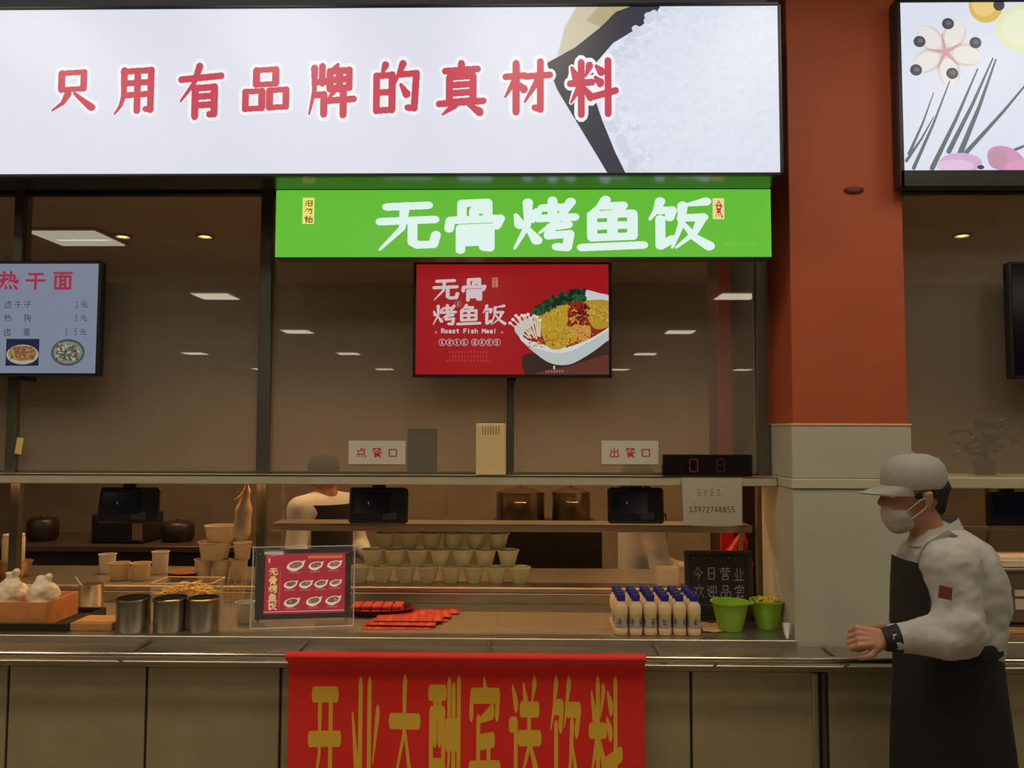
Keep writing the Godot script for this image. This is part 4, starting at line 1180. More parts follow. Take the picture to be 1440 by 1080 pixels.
	for i in 3:
		s = span(tx[i][0], 686, tx[i][1], 737, 3.62)
		w = s[1] - s[0]; h = s[3] - s[2]
		t = thing("payment_terminal", tl[i], "terminal", Vector3((s[0] + s[1]) / 2, s[3], -3.64), "payment terminals")
		var tilt := Basis(Vector3.RIGHT, -0.12)
		part(t, "case", MB.new().box(Vector3(0, -h / 2, 0), Vector3(w, h, 0.035), 0.01, tilt).done(), M.black)
		var dsp := part(t, "screen", MB.new().box(Vector3(-w * 0.1, -h * 0.42, 0.0175), Vector3(w * 0.62, h * 0.6, 0.004), 0.001, tilt).done(), mat(rgb(24, 28, 44), 0.12))
		part(t, "card_slot", MB.new().box(Vector3(w * 0.2, -h * 0.78, 0.021), Vector3(w * 0.24, h * 0.2, 0.008), 0.002, tilt).done(), mat(rgb(58, 54, 58), 0.4))
		part(dsp, "status_light", MB.new().box(Vector3(-w * 0.16, -h * 0.42, 0.021), Vector3(0.006, 0.012, 0.003), 0.001, tilt).done(), mat(rgb(226, 224, 220), 0.4))
		part(t, "hanger", blk(Vector3(0, (sb - s[3]) / 2 + 0.001, -0.01), Vector3(0.06, maxf(sb - s[3], 0.004), 0.03), 0.002), M.black)

func cup_shape(r0: float, r1: float, h: float, wall := 0.003) -> ArrayMesh:
	return MB.new().lathe([Vector2(0, 0), Vector2(r0, 0), Vector2(r0 + 0.002, 0.002), Vector2(r1 - 0.002, h - 0.004), Vector2(r1 + 0.002, h - 0.003), Vector2(r1 + 0.002, h), Vector2(r1 - wall, h), Vector2(r0 - wall, wall), Vector2(0, wall)], Vector3.ZERO, 24).done()

func counter_goods() -> void:
	# milk drink bottles, six across and four deep
	var gap := 0.0605
	var first := on(873.5, 892, CT)
	var t := thing("milk_drink_bottle", "", "bottle", first, "blue-capped milk drink bottles")
	t.set_meta("stem", "milk_drink_bottle")
	part(t, "body", MB.new().lathe([Vector2(0, 0), Vector2(0.024, 0), Vector2(0.0285, 0.004), Vector2(0.0285, 0.026), Vector2(0.0268, 0.03), Vector2(0.0268, 0.085), Vector2(0.0285, 0.09), Vector2(0.0285, 0.112), Vector2(0.026, 0.124), Vector2(0.017, 0.136), Vector2(0.0155, 0.142), Vector2(0, 0.142)], Vector3.ZERO, 20).done(), mat(rgb(226, 196, 150), 0.35))
	part(t, "label", MB.new().lathe([Vector2(0.0272, 0.03), Vector2(0.0272, 0.086)], Vector3.ZERO, 20).done(), null)
	var lm := print_mat(bottle_label_picture().tex(), 0.45)
	lm.uv1_scale = Vector3(1, -17.8, 1); lm.uv1_offset = Vector3(0, 1.53, 0)
	(t.get_node("label") as MeshInstance3D).material_override = lm
	part(t, "cap", MB.new().lathe([Vector2(0, 0.14), Vector2(0.0178, 0.14), Vector2(0.0182, 0.143), Vector2(0.0182, 0.163), Vector2(0.0165, 0.166), Vector2(0, 0.166)], Vector3.ZERO, 20).done(), mat(rgb(34, 40, 128), 0.4))
	var row_names := ["front", "second", "third", "rearmost"]
	var col_names := ["first", "second", "third", "fourth", "fifth", "sixth"]
	for r in 4:
		for c in 6:
			var lab := "blue-capped milk drink bottle, %s row, %s from the steel plates" % [row_names[r], col_names[c]]
			var pos := first + Vector3(c * gap, 0, -r * gap)
			if r == 0 and c == 0:
				t.set_meta("label", lab)
				t.rotation.y = 0.3
			else: copy(t, pos, lab, rng.randf() * TAU)
	# green plastic bowls
	var gm := mat(rgb(146, 190, 44), 0.3)
	gm.backlight_enabled = true; gm.backlight = Color(0.25, 0.42, 0.06)
	for i in 2:
		var p := on([1027, 1082][i], 886, CT) + Vector3(0, 0, -0.03 * i)
		var b := thing("green_bowl", ["empty translucent green plastic bowl next to the milk drink bottles", "green plastic bowl of yellow noodles against the white pillar"][i], "bowl", p)
		var prof := [Vector2(0, 0), Vector2(0.046, 0), Vector2(0.05, 0.004), Vector2(0.064, 0.06), Vector2(0.078, 0.115), Vector2(0.083, 0.118), Vector2(0.083, 0.122), Vector2(0.075, 0.121), Vector2(0.061, 0.06), Vector2(0.046, 0.006), Vector2(0, 0.006)]
		if i == 1:
			for k in prof.size(): prof[k] *= Vector2(0.9, 1.0)
		part(b, "shell", MB.new().lathe(prof, Vector3.ZERO, 28).done(), gm)
		part(b, "pouring_lip", MB.new().box(Vector3(0.078, 0.118, 0.02), Vector3(0.03, 0.006, 0.04), 0.003, Basis(Vector3.FORWARD, -0.3)).done(), gm)
		if i == 1:
			var nm := MB.new()
			for k in 46:
				var a := rng.randf() * TAU
				var rr := rng.randf() * 0.05
				var q := Vector3(cos(a) * rr, 0.1 + rng.randf() * 0.022, sin(a) * rr)
				var dd := Vector3(rng.randf_range(-1, 1), rng.randf_range(-0.3, 0.4), rng.randf_range(-1, 1)).normalized() * 0.025
				nm.tube([q - dd, q + Vector3(0, 0.008, 0), q + dd], 0.0035, 5)
			nm.lathe([Vector2(0, 0.1), Vector2(0.05, 0.098), Vector2(0.062, 0.09)], Vector3.ZERO, 16)
			var nn := part(b, "noodles", nm.done(), mat(rgb(214, 186, 60), 0.5))
			nn.set_meta("kind", "stuff")
	# peach paper under the bowls and a folded white wrapper
	var pp := on(1000, 886, CT)
	var pa := thing("peach_paper", "peach paper sheet lying between the milk drink bottles and the green bowl", "paper", pp)
	var rows := []
	for i in 6:
		var row := []
		for j in 6: row.append(Vector3((j - 2.5) * 0.016, 0.003 + 0.012 * pow(i / 5.0, 2.0) + 0.003 * sin(j * 1.7 + i), 0.04 - i * 0.022))
		rows.append(row)
	part(pa, "sheet", MB.new().grid(rows).done(), mat(rgb(226, 182, 140), 0.7))
	var wp := on(1109, 900, CT)
	var wr := thing("white_wrapper", "crumpled white wrapper tip at the foot of the white pillar", "wrapper", wp + Vector3(-0.005, 0, -0.02))
	part(wr, "foil", MB.new().tube([Vector3(0, 0.004, 0.02), Vector3(0.004, 0.02, 0.0), Vector3(0.008, 0.06, -0.012)], 0.004, 6, 0.018).done(), mat(rgb(208, 204, 196), 0.4))
	# chalkboard
	var s := span(964, 789, 1063, 880, 3.62)
	var cb := thing("chalkboard", "small black chalkboard with chalk writing behind the green bowls", "chalkboard", Vector3((s[0] + s[1]) / 2 - 0.005, CT, -3.6))
	var cw: float = s[1] - s[0] - 0.01
	var ch := 0.31
	var lean := Basis(Vector3.RIGHT, -0.12)
	part(cb, "slate", MB.new().box(Vector3(0, ch / 2, -0.03), Vector3(cw - 0.02, ch - 0.02, 0.012), 0.001, lean).done(), M.matte_black)
	var fm := mottled(rgb(44, 30, 22), rgb(58, 40, 28), 0.6, 3.0, 0.0, 14)
	for e in [[0, ch - 0.01, cw, 0.02], [0, 0.012, cw, 0.02], [cw / 2 - 0.01, ch / 2, 0.02, ch - 0.02], [-cw / 2 + 0.01, ch / 2, 0.02, ch - 0.02]]:
		part(cb, "frame_bar", MB.new().box(lean * Vector3(e[0], e[1] - ch / 2, 0.002) + Vector3(0, ch / 2, -0.03), Vector3(e[2], e[3], 0.02), 0.002, lean).done(), fm)
	var ff := part(cb, "chalk_writing", face(cw - 0.038, ch - 0.038), print_mat(chalk_picture().tex(), 0.85), Vector3(0, ch / 2, -0.03) + lean * Vector3(0, 0, 0.0072))
	ff.basis = lean
	# menu in an acrylic stand
	var ms := thing("menu_stand", "backlit red picture menu of bowls in a clear acrylic stand", "menu stand", on(425, 886, CT))
	ms.rotation.y = deg_to_rad(9)
	var tilt := Basis(Vector3.RIGHT, -0.13)
	var mw := 0.425
	var mh := 0.335
	var up := Vector3(0, 0.012, 0)
	var mid := up + tilt * Vector3(0, mh / 2, 0)
	part(ms, "acrylic_front", MB.new().box(mid + tilt * Vector3(0, 0, 0.006), Vector3(mw, mh, 0.004), 0.001, tilt).done(), M.acrylic)
	for e in [[0, mh / 2, mw, 0.004], [0, -mh / 2, mw, 0.005], [mw / 2, 0, 0.004, mh], [-mw / 2, 0, 0.004, mh]]:
		part(ms, "polished_edge", MB.new().box(mid + tilt * Vector3(e[0], e[1], 0.006), Vector3(e[2], e[3], 0.006), 0.001, tilt).done(), mat(rgb(206, 202, 204), 0.25))
	part(ms, "backing", MB.new().box(mid + tilt * Vector3(0, 0.012, -0.004), Vector3(mw - 0.03, mh - 0.045, 0.006), 0.001, tilt).done(), mat(rgb(26, 18, 24), 0.5))
	var pr := part(ms, "menu_print", face(mw - 0.09, mh - 0.085), glow(stand_menu_picture().tex(), 0.72, 0.3), mid + tilt * Vector3(0.006, 0.014, 0.0))
	pr.basis = tilt
	part(ms, "foot", MB.new().box(Vector3(0, 0.006, -0.05), Vector3(mw, 0.012, 0.11), 0.002).done(), M.acrylic)
	for q in [[-1, -1], [1, -1], [1, 1], [-1, 1]]:
		part(ms, "bolt", MB.new().lathe([Vector2(0, 0.006), Vector2(0.005, 0.005), Vector2(0.006, 0), Vector2(0, 0)], mid + tilt * Vector3(q[0] * (mw / 2 - 0.03), q[1] * (mh / 2 - 0.03), 0.008), 10, tilt * Basis(Vector3.RIGHT, PI / 2)).done(), M.bright_steel)
	# red flyers and a tray of red packets
	var fy := mat(Color.WHITE, 0.45)
	fy.albedo_texture = flyer_picture().tex()
	var fmesh := MB.new()
	fmesh.box(Vector3.ZERO, Vector3(0.30, 0.0025, 0.115), 0.0005)
	var fl := fmesh.done()
	for i in 6:
		var p := on([560, 582, 600, 566, 588, 576][i], [881, 872, 862, 878, 868, 874][i], CT) + Vector3(0, 0.0014 + i * 0.0027, 0)
		var o := thing("red_flyer", ["red flyer lying lowest in the fan of flyers beside the menu stand", "red flyer second from the bottom of the fan", "red flyer reaching nearest the steel food plates", "red flyer lying fourth in the fan of flyers", "red flyer second from the top of the fan", "red flyer lying on top of the fan of flyers"][i], "flyer", p, "red flyers")
		o.rotation.y = [0.05, 0.12, 0.16, -0.04, 0.1, 0.02][i]
		part(o, "sheet", fl, fy)
	var tp := on(536, 862, CT)
	tp.z = -3.74; tp.x = at(532, 855, 3.74).x
	var tr := thing("packet_tray", "maroon tray of red packets behind the fan of flyers", "tray", tp)
	part(tr, "dish", MB.new().lathe([Vector2(0, 0), Vector2(0.14, 0), Vector2(0.17, 0.03), Vector2(0.176, 0.03), Vector2(0.145, -0.0), Vector2(0.13, 0.004), Vector2(0, 0.004)], Vector3(0, 0, 0), 28, Basis.IDENTITY, Vector2(1.0, 0.62)).done(), mat(rgb(92, 30, 44), 0.4))
	for i in 10:
		var o := thing("red_packet", "red packet in the maroon tray, %s from the menu stand in the %s layer" % [["first", "second", "third", "fourth", "fifth"][i % 5], "lower" if i < 5 else "upper"], "packet", tp + Vector3(-0.1 + (i % 5) * 0.048, 0.005 + (i / 5) * 0.019, rng.randf_range(-0.008, 0.008)), "red packets in the maroon tray")
		part(o, "wrap", MB.new().box(Vector3(0, 0.009, 0), Vector3(0.044, 0.018, 0.1), 0.005).done(), fy if i % 2 == 0 else mat(rgb(196, 62, 40), 0.4))
	# canisters
	var can := MB.new().lathe([Vector2(0, 0), Vector2(0.066, 0), Vector2(0.068, 0.003), Vector2(0.068, 0.122), Vector2(0.071, 0.124), Vector2(0.071, 0.13), Vector2(0.066, 0.13), Vector2(0.065, 0.006), Vector2(0, 0.006)], Vector3.ZERO, 28).done()
	for i in 3:
		var px: float = [182, 235, 281][i]
		var o := thing("steel_canister", ["steel canister standing next to the wooden block", "steel canister below the box of yellow noodles", "steel canister next to the glass of skewers"][i], "canister", on(px, 888, CT) + Vector3(0, 0, -0.03), "steel canisters")
		part(o, "body", can, mat(rgb(150, 142, 128), 0.3, 0.9))
		part(o, "rim", MB.new().lathe([Vector2(0.066, 0.13), Vector2(0.0725, 0.129), Vector2(0.073, 0.134), Vector2(0.066, 0.136), Vector2(0.066, 0.13)], Vector3.ZERO, 28).done(), M.bright_steel)
		if i == 2: o.scale = Vector3(0.92, 1, 0.92)
	var gl := thing("glass_tumbler", "clear glass tumbler holding skewers next to the canisters", "glass", on(318, 888, CT) + Vector3(0, 0, -0.02))
	part(gl, "wall", MB.new().lathe([Vector2(0.0, 0.0), Vector2(0.034, 0), Vector2(0.038, 0.12), Vector2(0.0355, 0.12), Vector2(0.032, 0.006), Vector2(0, 0.006)], Vector3.ZERO, 22).done(), M.acrylic)
	for i in 11:
		var a := TAU * i / 11.0
		var o := Vector3(cos(a) * 0.02, 0.007, sin(a) * 0.02)
		var tip := Vector3(cos(a) * 0.055 + 0.02, rng.randf_range(0.19, 0.225), sin(a) * 0.045)
		var sk := thing("bamboo_skewer", "thin bamboo skewer standing in the clear tumbler", "skewer", gl.position + o, "bamboo skewers in the tumbler")
		part(sk, "stick", MB.new().tube([Vector3.ZERO, tip - o], 0.0024, 6, 0.0014).done(), mat(rgb(206, 172, 112), 0.6))
	# clear box of yellow noodles behind the canisters
	var nb := thing("noodle_box", "clear box heaped with yellow noodles behind the steel canisters", "food box", Vector3(at(262, 850, 3.6).x, CT, -3.62))
	var gw := 0.27
	var gh := 0.165
	var gd := 0.16
	part(nb, "base", blk(Vector3(0, 0.003, 0), Vector3(gw, 0.006, gd), 0.001), M.acrylic)
	for q in [[0, gd / 2, gw, 0.004], [0, -gd / 2, gw, 0.004], [gw / 2, 0, 0.004, gd], [-gw / 2, 0, 0.004, gd]]:
		part(nb, "side", blk(Vector3(q[0], gh / 2, q[1]), Vector3(q[2], gh, q[3]), 0.001), M.acrylic)
		part(nb, "rim", blk(Vector3(q[0], gh + 0.001, q[1]), Vector3(q[2] + 0.004, 0.004, q[3] + 0.004), 0.001), mat(rgb(206, 172, 118), 0.4))
	var noodles := MB.new()
	flesh(noodles, [[Vector3(-0.07, 0.05, 0), Vector3(0.07, 0.05, 0), 0.05, 0.05], [Vector3(-0.02, 0.1, 0), Vector3(0.05, 0.095, 0), 0.05, 0.045], [Vector3(-0.08, 0.08, 0.01), Vector3(-0.05, 0.09, 0), 0.035, 0.04]], 0.012, 0.03)
	for i in 150:
		var q := Vector3(rng.randf_range(-0.11, 0.11), 0, rng.randf_range(-0.06, 0.06))
		q.y = 0.09 + 0.055 * (1.0 - pow(absf(q.x) / 0.13, 2.0)) * (1.0 - pow(absf(q.z) / 0.09, 2.0)) + rng.randf() * 0.012
		var a := rng.randf() * TAU
		var dd := Vector3(cos(a), rng.randf_range(-0.3, 0.3), sin(a) * 0.6) * rng.randf_range(0.015, 0.03)
		noodles.tube([q - dd, q + Vector3(0, 0.006, 0), q + dd], 0.003, 5)
	var nd := part(nb, "noodles", noodles.done(), mat(rgb(236, 192, 80), 0.5))
	nd.set_meta("kind", "stuff")
	# wooden block
	var wb := thing("wooden_block", "flat wooden block beside the steel canisters", "board", on(128, 886, CT) + Vector3(0, 0, -0.06))
	part(wb, "board", MB.new().box(Vector3(0, 0.016, 0), Vector3(0.19, 0.032, 0.15), 0.003).done(), M.wood)
	# dark tray with a carton of bagged buns
	var tc := on(20, 888, CT) + Vector3(-0.09, 0, -0.16)
	var ty := thing("baking_tray", "dark tray under the carton of bagged buns", "tray", tc)
	ty.rotation.y = 0.0
	part(ty, "plate", blk(Vector3(0, 0.006, 0), Vector3(0.62, 0.012, 0.3), 0.002), mat(rgb(46, 40, 34), 0.45, 0.5))
	for q in [[0, 0.15, 0.62, 0.012], [0, -0.15, 0.62, 0.012], [0.31, 0, 0.012, 0.3], [-0.31, 0, 0.012, 0.3]]:
		part(ty, "raised_edge", blk(Vector3(q[0], 0.017, q[1]), Vector3(q[2], 0.034, q[3]), 0.003), mat(rgb(58, 52, 44), 0.4, 0.6))
	var cx := thing("bun_carton", "orange-brown open carton on the dark tray", "carton", tc + Vector3(-0.03, 0.012, 0.0))
	var cm := mottled(rgb(196, 120, 62), rgb(216, 142, 80), 0.65, 2.0, 0.0, 21)  # warm heat-lamp tint put into the cardboard colour
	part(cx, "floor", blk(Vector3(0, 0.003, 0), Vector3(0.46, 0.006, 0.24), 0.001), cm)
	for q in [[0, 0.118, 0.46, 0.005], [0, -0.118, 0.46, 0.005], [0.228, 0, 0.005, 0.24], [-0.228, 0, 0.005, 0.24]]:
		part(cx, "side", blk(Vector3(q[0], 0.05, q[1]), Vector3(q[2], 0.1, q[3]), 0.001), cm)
	var bagm := mat(rgb(240, 222, 188), 0.22)
	bagm.backlight_enabled = true; bagm.backlight = Color(0.35, 0.28, 0.18)
	for i in 3:
		var p := Vector3(cx.position.x + (i - 1) * 0.142, tc.y + 0.02, tc.z)
		var o := thing("bun_bag", ["knotted clear bag of buns cut by the photo's edge", "knotted clear bag of buns in the middle of the carton", "lowest knotted clear bag of buns, nearest the steel mug"][i], "bag", p, "bagged buns in the carton")
		var mb := MB.new()
		var tall := 0.12 if i != 2 else 0.1
		flesh(mb, [[Vector3(-0.008, 0.048, 0.02), Vector3(0.008, 0.05, -0.02), 0.044, 0.044], [Vector3(-0.02, 0.1, 0.01), Vector3(0.02, 0.104, -0.01), 0.046, 0.044], [Vector3(-0.015, 0.13, 0.0), Vector3(0.016, 0.13, 0.01), 0.036, 0.034], [Vector3(0, 0.14, 0), Vector3(0.004, tall + 0.06, 0), 0.034, 0.012], [Vector3(0.004, tall + 0.06, 0), Vector3(0.024, tall + 0.078, 0.006), 0.008, 0.014], [Vector3(0.004, tall + 0.06, 0), Vector3(-0.02, tall + 0.07, 0), 0.008, 0.013]], 0.006, 0.02)
		mb.wrinkle(0.009, 14.0, i)
		part(o, "film", mb.done(), bagm)
	# steel mug with a stirrer
	var mg := thing("steel_mug", "steel mug standing behind the dark tray", "mug", Vector3(at(128, 850, 3.8).x, CT, -3.8))
	part(mg, "body", MB.new().lathe([Vector2(0, 0), Vector2(0.05, 0), Vector2(0.054, 0.004), Vector2(0.054, 0.112), Vector2(0.056, 0.114), Vector2(0.051, 0.114), Vector2(0.05, 0.006), Vector2(0, 0.006)], Vector3.ZERO, 24).done(), mat(rgb(196, 176, 148), 0.3, 0.8))
	var sr := thing("plastic_stirrer", "white stirrer leaning in the steel mug", "stirrer", mg.position)
	part(sr, "stick", MB.new().tube([Vector3(0.03, 0.008, 0), Vector3(-0.07, 0.15, 0.02)], 0.003, 6).done(), M.white)
	var cpp := thing("pale_cup", "small pale cup half hidden behind the menu stand", "cup", Vector3(at(340, 862, 3.5).x, CT, -3.54))
	part(cpp, "body", cup_shape(0.03, 0.042, 0.09), mat(rgb(190, 190, 170), 0.4))

func back_goods() -> void:
	# pale green soup bowls in three tiers
	var bm := mat(rgb(226, 234, 208), 0.4)
	bm.backlight_enabled = true; bm.backlight = Color(0.4, 0.46, 0.36)
	var bh := 0.078
	var z0 := -4.07
	var tiers := [[0, 8, 506, 0.0], [1, 7, 522, 0.035], [2, 6, 540, 0.07]]
	var proto := thing("soup_bowl", "", "bowl", Vector3.ZERO, "pale green soup bowls on the worktop")
	proto.set_meta("stem", "soup_bowl")
	part(proto, "shell", cup_shape(0.033, 0.056, bh), bm)
	part(proto, "rolled_rim", MB.new().lathe([Vector2(0.055, bh - 0.004), Vector2(0.06, bh - 0.002), Vector2(0.06, bh + 0.002), Vector2(0.055, bh + 0.002)], Vector3.ZERO, 24).done(), bm)
	var made := false
	for t in tiers:
		for i in t[1]:
			var x: float = at(t[2] + i * 32.0, 800, 4.07).x
			var p := Vector3(x, BW + t[0] * (bh + 0.002), z0 - t[3])
			var lab := "pale green soup bowl, %s of the %s tier counted from the menu stand" % [["first", "second", "third", "fourth", "fifth", "sixth", "seventh", "eighth"][i], ["bottom", "middle", "top"][t[0]]]
			if not made:
				proto.position = p; proto.set_meta("label", lab); made = true
			else: copy(proto, p, lab)
	# white lid box behind the bottles
	var s := span(926, 812, 955, 832, 4.0)
	var t := thing("white_lid_box", "small bright white box behind the blue bottle caps", "box", Vector3((s[0] + s[1]) / 2, BW, -4.04))
	part(t, "carton", MB.new().box(Vector3(0, 0.045, 0), Vector3(0.11, 0.09, 0.07), 0.004).done(), mat(rgb(250, 244, 222), 0.5))
	part(t, "raised_flap", MB.new().box(Vector3(0.045, 0.1, -0.02), Vector3(0.02, 0.04, 0.03), 0.003).done(), mat(rgb(250, 244, 222), 0.5))
	# paper cups and bowls stacked beside the post
	var z := -4.1
	var cups := [[286, 0.046], [311, 0.046], [336, 0.046]]
	for i in 3:
		var o := thing("paper_cup", ["brownish paper cup in the lowest row of the cup stack, farthest from the menu stand", "brownish paper cup in the middle of the lowest row of the cup stack", "brownish paper cup in the lowest row of the cup stack, nearest the menu stand"][i], "cup", Vector3(at(cups[i][0], 800, 4.1).x, BW, z), "stacked paper cups and bowls")
		part(o, "shell", cup_shape(0.036, 0.045, 0.105), M.paper_bowl)
	var lv := BW + 0.106
	for q in [["paper_bowl", "wide paper bowl standing on the row of paper cups", 302, 0.08, lv, 0.088], ["paper_bowl", "paper bowl topmost on the stack of paper cups", 309, 0.077, lv + 0.089, 0.082], ["paper_bowl", "narrow paper bowl on the cup nearest the menu stand", 341, 0.045, lv, 0.085]]:
		var o := thing(q[0], q[1], "bowl", Vector3(at(q[2], 770, 4.1).x, q[4], z), "stacked paper cups and bowls")
		part(o, "shell", cup_shape(q[3] * 0.78, q[3], q[5]), M.paper_bowl)
	for q in [[168, "cream paper cup on the worktop above the steel mug", 0.05, 0.085], [198, "cream paper cup on the worktop above the steel canister", 0.05, 0.085]]:
		var o := thing("cream_cup", q[1], "cup", Vector3(at(q[0], 800, 4.1).x, BW, -4.1))
		part(o, "shell", cup_shape(0.04, q[2], q[3]), M.cream)
	for q in [[147, "white cup at the back of the worktop above the steel mug", 0.1], [222, "white cup at the back of the worktop, taller of the pair", 0.115]]:
		var o := thing("white_cup", q[1], "cup", Vector3(at(q[0], 790, 4.25).x, BW, -4.28))
		part(o, "shell", cup_shape(0.036, 0.044, q[2]), M.white)
	var dish := MB.new().lathe([Vector2(0, 0), Vector2(0.06, 0), Vector2(0.1, 0.012), Vector2(0.102, 0.015), Vector2(0.06, 0.006), Vector2(0, 0.006)], Vector3.ZERO, 24).done()
	for i in 3:
		var o := thing("brown_plate", ["lowest brown plate of the low pile beside the paper cups", "middle brown plate of the low pile beside the paper cups", "topmost brown plate of the low pile beside the paper cups"][i], "plate", Vector3(at(262, 808, 4.1).x, BW + i * 0.0125, -4.13), "brown plates")
		part(o, "dish", dish, mat(rgb(150, 96, 66), 0.45))
	# jar on a basin
	var bs := thing("steel_basin", "steel basin on the worktop below the cream jar", "basin", Vector3(at(18, 800, 4.15).x, BW, -4.15))
	part(bs, "bowl", MB.new().lathe([Vector2(0, 0), Vector2(0.06, 0), Vector2(0.08, 0.04), Vector2(0.09, 0.075), Vector2(0.095, 0.078), Vector2(0.0, 0.078)], Vector3.ZERO, 24).done(), mat(rgb(176, 140, 106), 0.35, 0.6))
	var jr := thing("cream_jar", "cream jar standing on the steel basin near the photo's edge", "jar", bs.position + Vector3(0, 0.078, 0))
	part(jr, "body", MB.new().lathe([Vector2(0, 0), Vector2(0.05, 0), Vector2(0.052, 0.004), Vector2(0.052, 0.125), Vector2(0.046, 0.13), Vector2(0, 0.13)], Vector3.ZERO, 22).done(), M.cream)
	part(jr, "lid", MB.new().lathe([Vector2(0, 0.13), Vector2(0.05, 0.13), Vector2(0.05, 0.142), Vector2(0, 0.144)], Vector3.ZERO, 22).done(), M.white)
	# plastic bag hung from the shelf
	var sb := at(560, 682, 3.5).y
	var hb := Vector3(at(346, 690, 3.75).x, sb, -3.76)
	var bg := thing("hanging_bag", "translucent plastic bag hanging from the shelf beside the post", "bag", hb)
	var mb := MB.new()
	flesh(mb, [[Vector3(0, -0.004, 0), Vector3(0, -0.05, 0), 0.006, 0.012], [Vector3(0, -0.05, 0), Vector3(-0.012, -0.14, 0), 0.012, 0.034], [Vector3(-0.012, -0.14, 0), Vector3(-0.02, -0.24, 0.0), 0.034, 0.042], [Vector3(-0.002, -0.06, 0), Vector3(-0.055, -0.09, 0), 0.01, 0.006]], 0.007, 0.02)
	part(bg, "film", mb.done(), mat(rgb(206, 184, 150), 0.3))
	# kitchen behind: dark range with stock pots, back bench with appliances
	var rgx0 := at(690, 760, 5.15).x
	var rgx1 := at(846, 760, 5.15).x
	var top := at(780, 738, 5.1).y - 0.02
	t = thing("cooking_range", "dark cooking range in the kitchen below the stock pots", "range", Vector3((rgx0 + rgx1) / 2, 0, -5.4))
	var rw := rgx1 - rgx0
	part(t, "body", blk(Vector3(0, top / 2, 0), Vector3(rw, top, 0.6), 0.01), mat(rgb(38, 28, 26), 0.5))
	var doors := []
	for i in 3: doors.append(part(t, "door", blk(Vector3((i - 1) * rw * 0.32, top * 0.45, 0.302), Vector3(rw * 0.29, top * 0.6, 0.02), 0.006), mat(rgb(46, 34, 34), 0.4)))
	for i in 3: part(doors[i], "handle", MB.new().tube([Vector3((i - 1) * rw * 0.32 - 0.07, top * 0.72, 0.325), Vector3((i - 1) * rw * 0.32 + 0.07, top * 0.72, 0.325)], 0.008, 8).done(), M.steel)
	for q in [[732, 0.19, "large lidded stock pot on the range, farther from the payment terminal"], [803, 0.15, "stock pot with a wire rack on the range beside the payment terminal"]]:
		var o := thing("stock_pot", q[2], "pot", Vector3(at(q[0], 730, 5.4).x, top, -5.38))
		var r: float = q[1] * 0.85
		part(o, "body", MB.new().lathe([Vector2(0, 0), Vector2(r - 0.01, 0), Vector2(r, 0.01), Vector2(r, 0.2), Vector2(r + 0.006, 0.203), Vector2(r + 0.006, 0.21), Vector2(0, 0.21)], Vector3.ZERO, 28).done(), mat(rgb(150, 134, 110), 0.28, 0.9))
		var lid := part(o, "lid", MB.new().lathe([Vector2(r + 0.004, 0.21), Vector2(r * 0.7, 0.235), Vector2(0, 0.245)], Vector3.ZERO, 28).done(), mat(rgb(160, 144, 120), 0.3, 0.9))
		part(lid, "knob", MB.new().lathe([Vector2(0, 0.244), Vector2(0.012, 0.245), Vector2(0.02, 0.265), Vector2(0, 0.27)], Vector3.ZERO, 14).done(), M.black)
		for sd in [-1.0, 1.0]: part(o, "loop_handle", MB.new().tube([Vector3(-0.04, 0.15, sd * r), Vector3(-0.03, 0.15, sd * (r + 0.04)), Vector3(0.03, 0.15, sd * (r + 0.04)), Vector3(0.04, 0.15, sd * r)], 0.006, 8).done(), M.steel)
	var bx0 := -3.6
	var bx1 := at(420, 760, 5.3).x
	var bench := 0.95
	t = thing("back_bench", "dark kitchen bench behind the stacked cups", "bench", Vector3((bx0 + bx1) / 2, 0, -5.6))
	part(t, "top", blk(Vector3(0, bench - 0.02, 0), Vector3(bx1 - bx0, 0.04, 0.7), 0.004), mat(rgb(92, 78, 66), 0.4, 0.5))
	part(t, "cupboard", blk(Vector3(0, (bench - 0.04) / 2, -0.03), Vector3(bx1 - bx0 - 0.04, bench - 0.04, 0.6), 0.004), mat(rgb(48, 38, 36), 0.6))
	for i in 5: part(t, "cupboard_door", blk(Vector3(-1.1 + i * 0.5, 0.45, 0.28), Vector3(0.46, 0.74, 0.02), 0.004), mat(rgb(56, 44, 42), 0.55))
	var appl := [["rice_cooker", "dark rice cooker on the kitchen bench", 60, 0.2, 0.16], ["dark_appliance", "dark boxy appliance on the kitchen bench under the first payment terminal", 180, 0.36, 0.2], ["stacked_pan", "dark pan on the kitchen bench near the paper cups", 250, 0.22, 0.14]]
	for i in 3:
		var a: Array = appl[i]
		var o := thing(a[0], a[1], "appliance", Vector3(at(a[2], 750, 5.5).x, bench, -5.5))
		var dm := mat(rgb(40, 32, 32), 0.4)
		if i == 1:
			part(o, "body", blk(Vector3(0, a[4] / 2, 0), Vector3(a[3], a[4], 0.3), 0.012), dm)
			part(o, "door", blk(Vector3(-0.04, a[4] / 2, 0.152), Vector3(a[3] * 0.66, a[4] * 0.76, 0.008), 0.003), M.black)
			part(o, "control_strip", blk(Vector3(a[3] * 0.38, a[4] / 2, 0.152), Vector3(a[3] * 0.18, a[4] * 0.76, 0.008), 0.003), mat(rgb(110, 98, 84), 0.5))
		else:
			var r: float = a[3] / 2
			part(o, "body", MB.new().lathe([Vector2(0, 0), Vector2(r - 0.02, 0), Vector2(r, 0.03), Vector2(r, a[4] - 0.03), Vector2(r - 0.02, a[4] - 0.005), Vector2(0, a[4])], Vector3.ZERO, 24).done(), dm)
			part(o, "lid_knob", MB.new().lathe([Vector2(0, a[4] - 0.001), Vector2(0.014, a[4]), Vector2(0.018, a[4] + 0.018), Vector2(0, a[4] + 0.022)], Vector3.ZERO, 14).done(), M.steel)
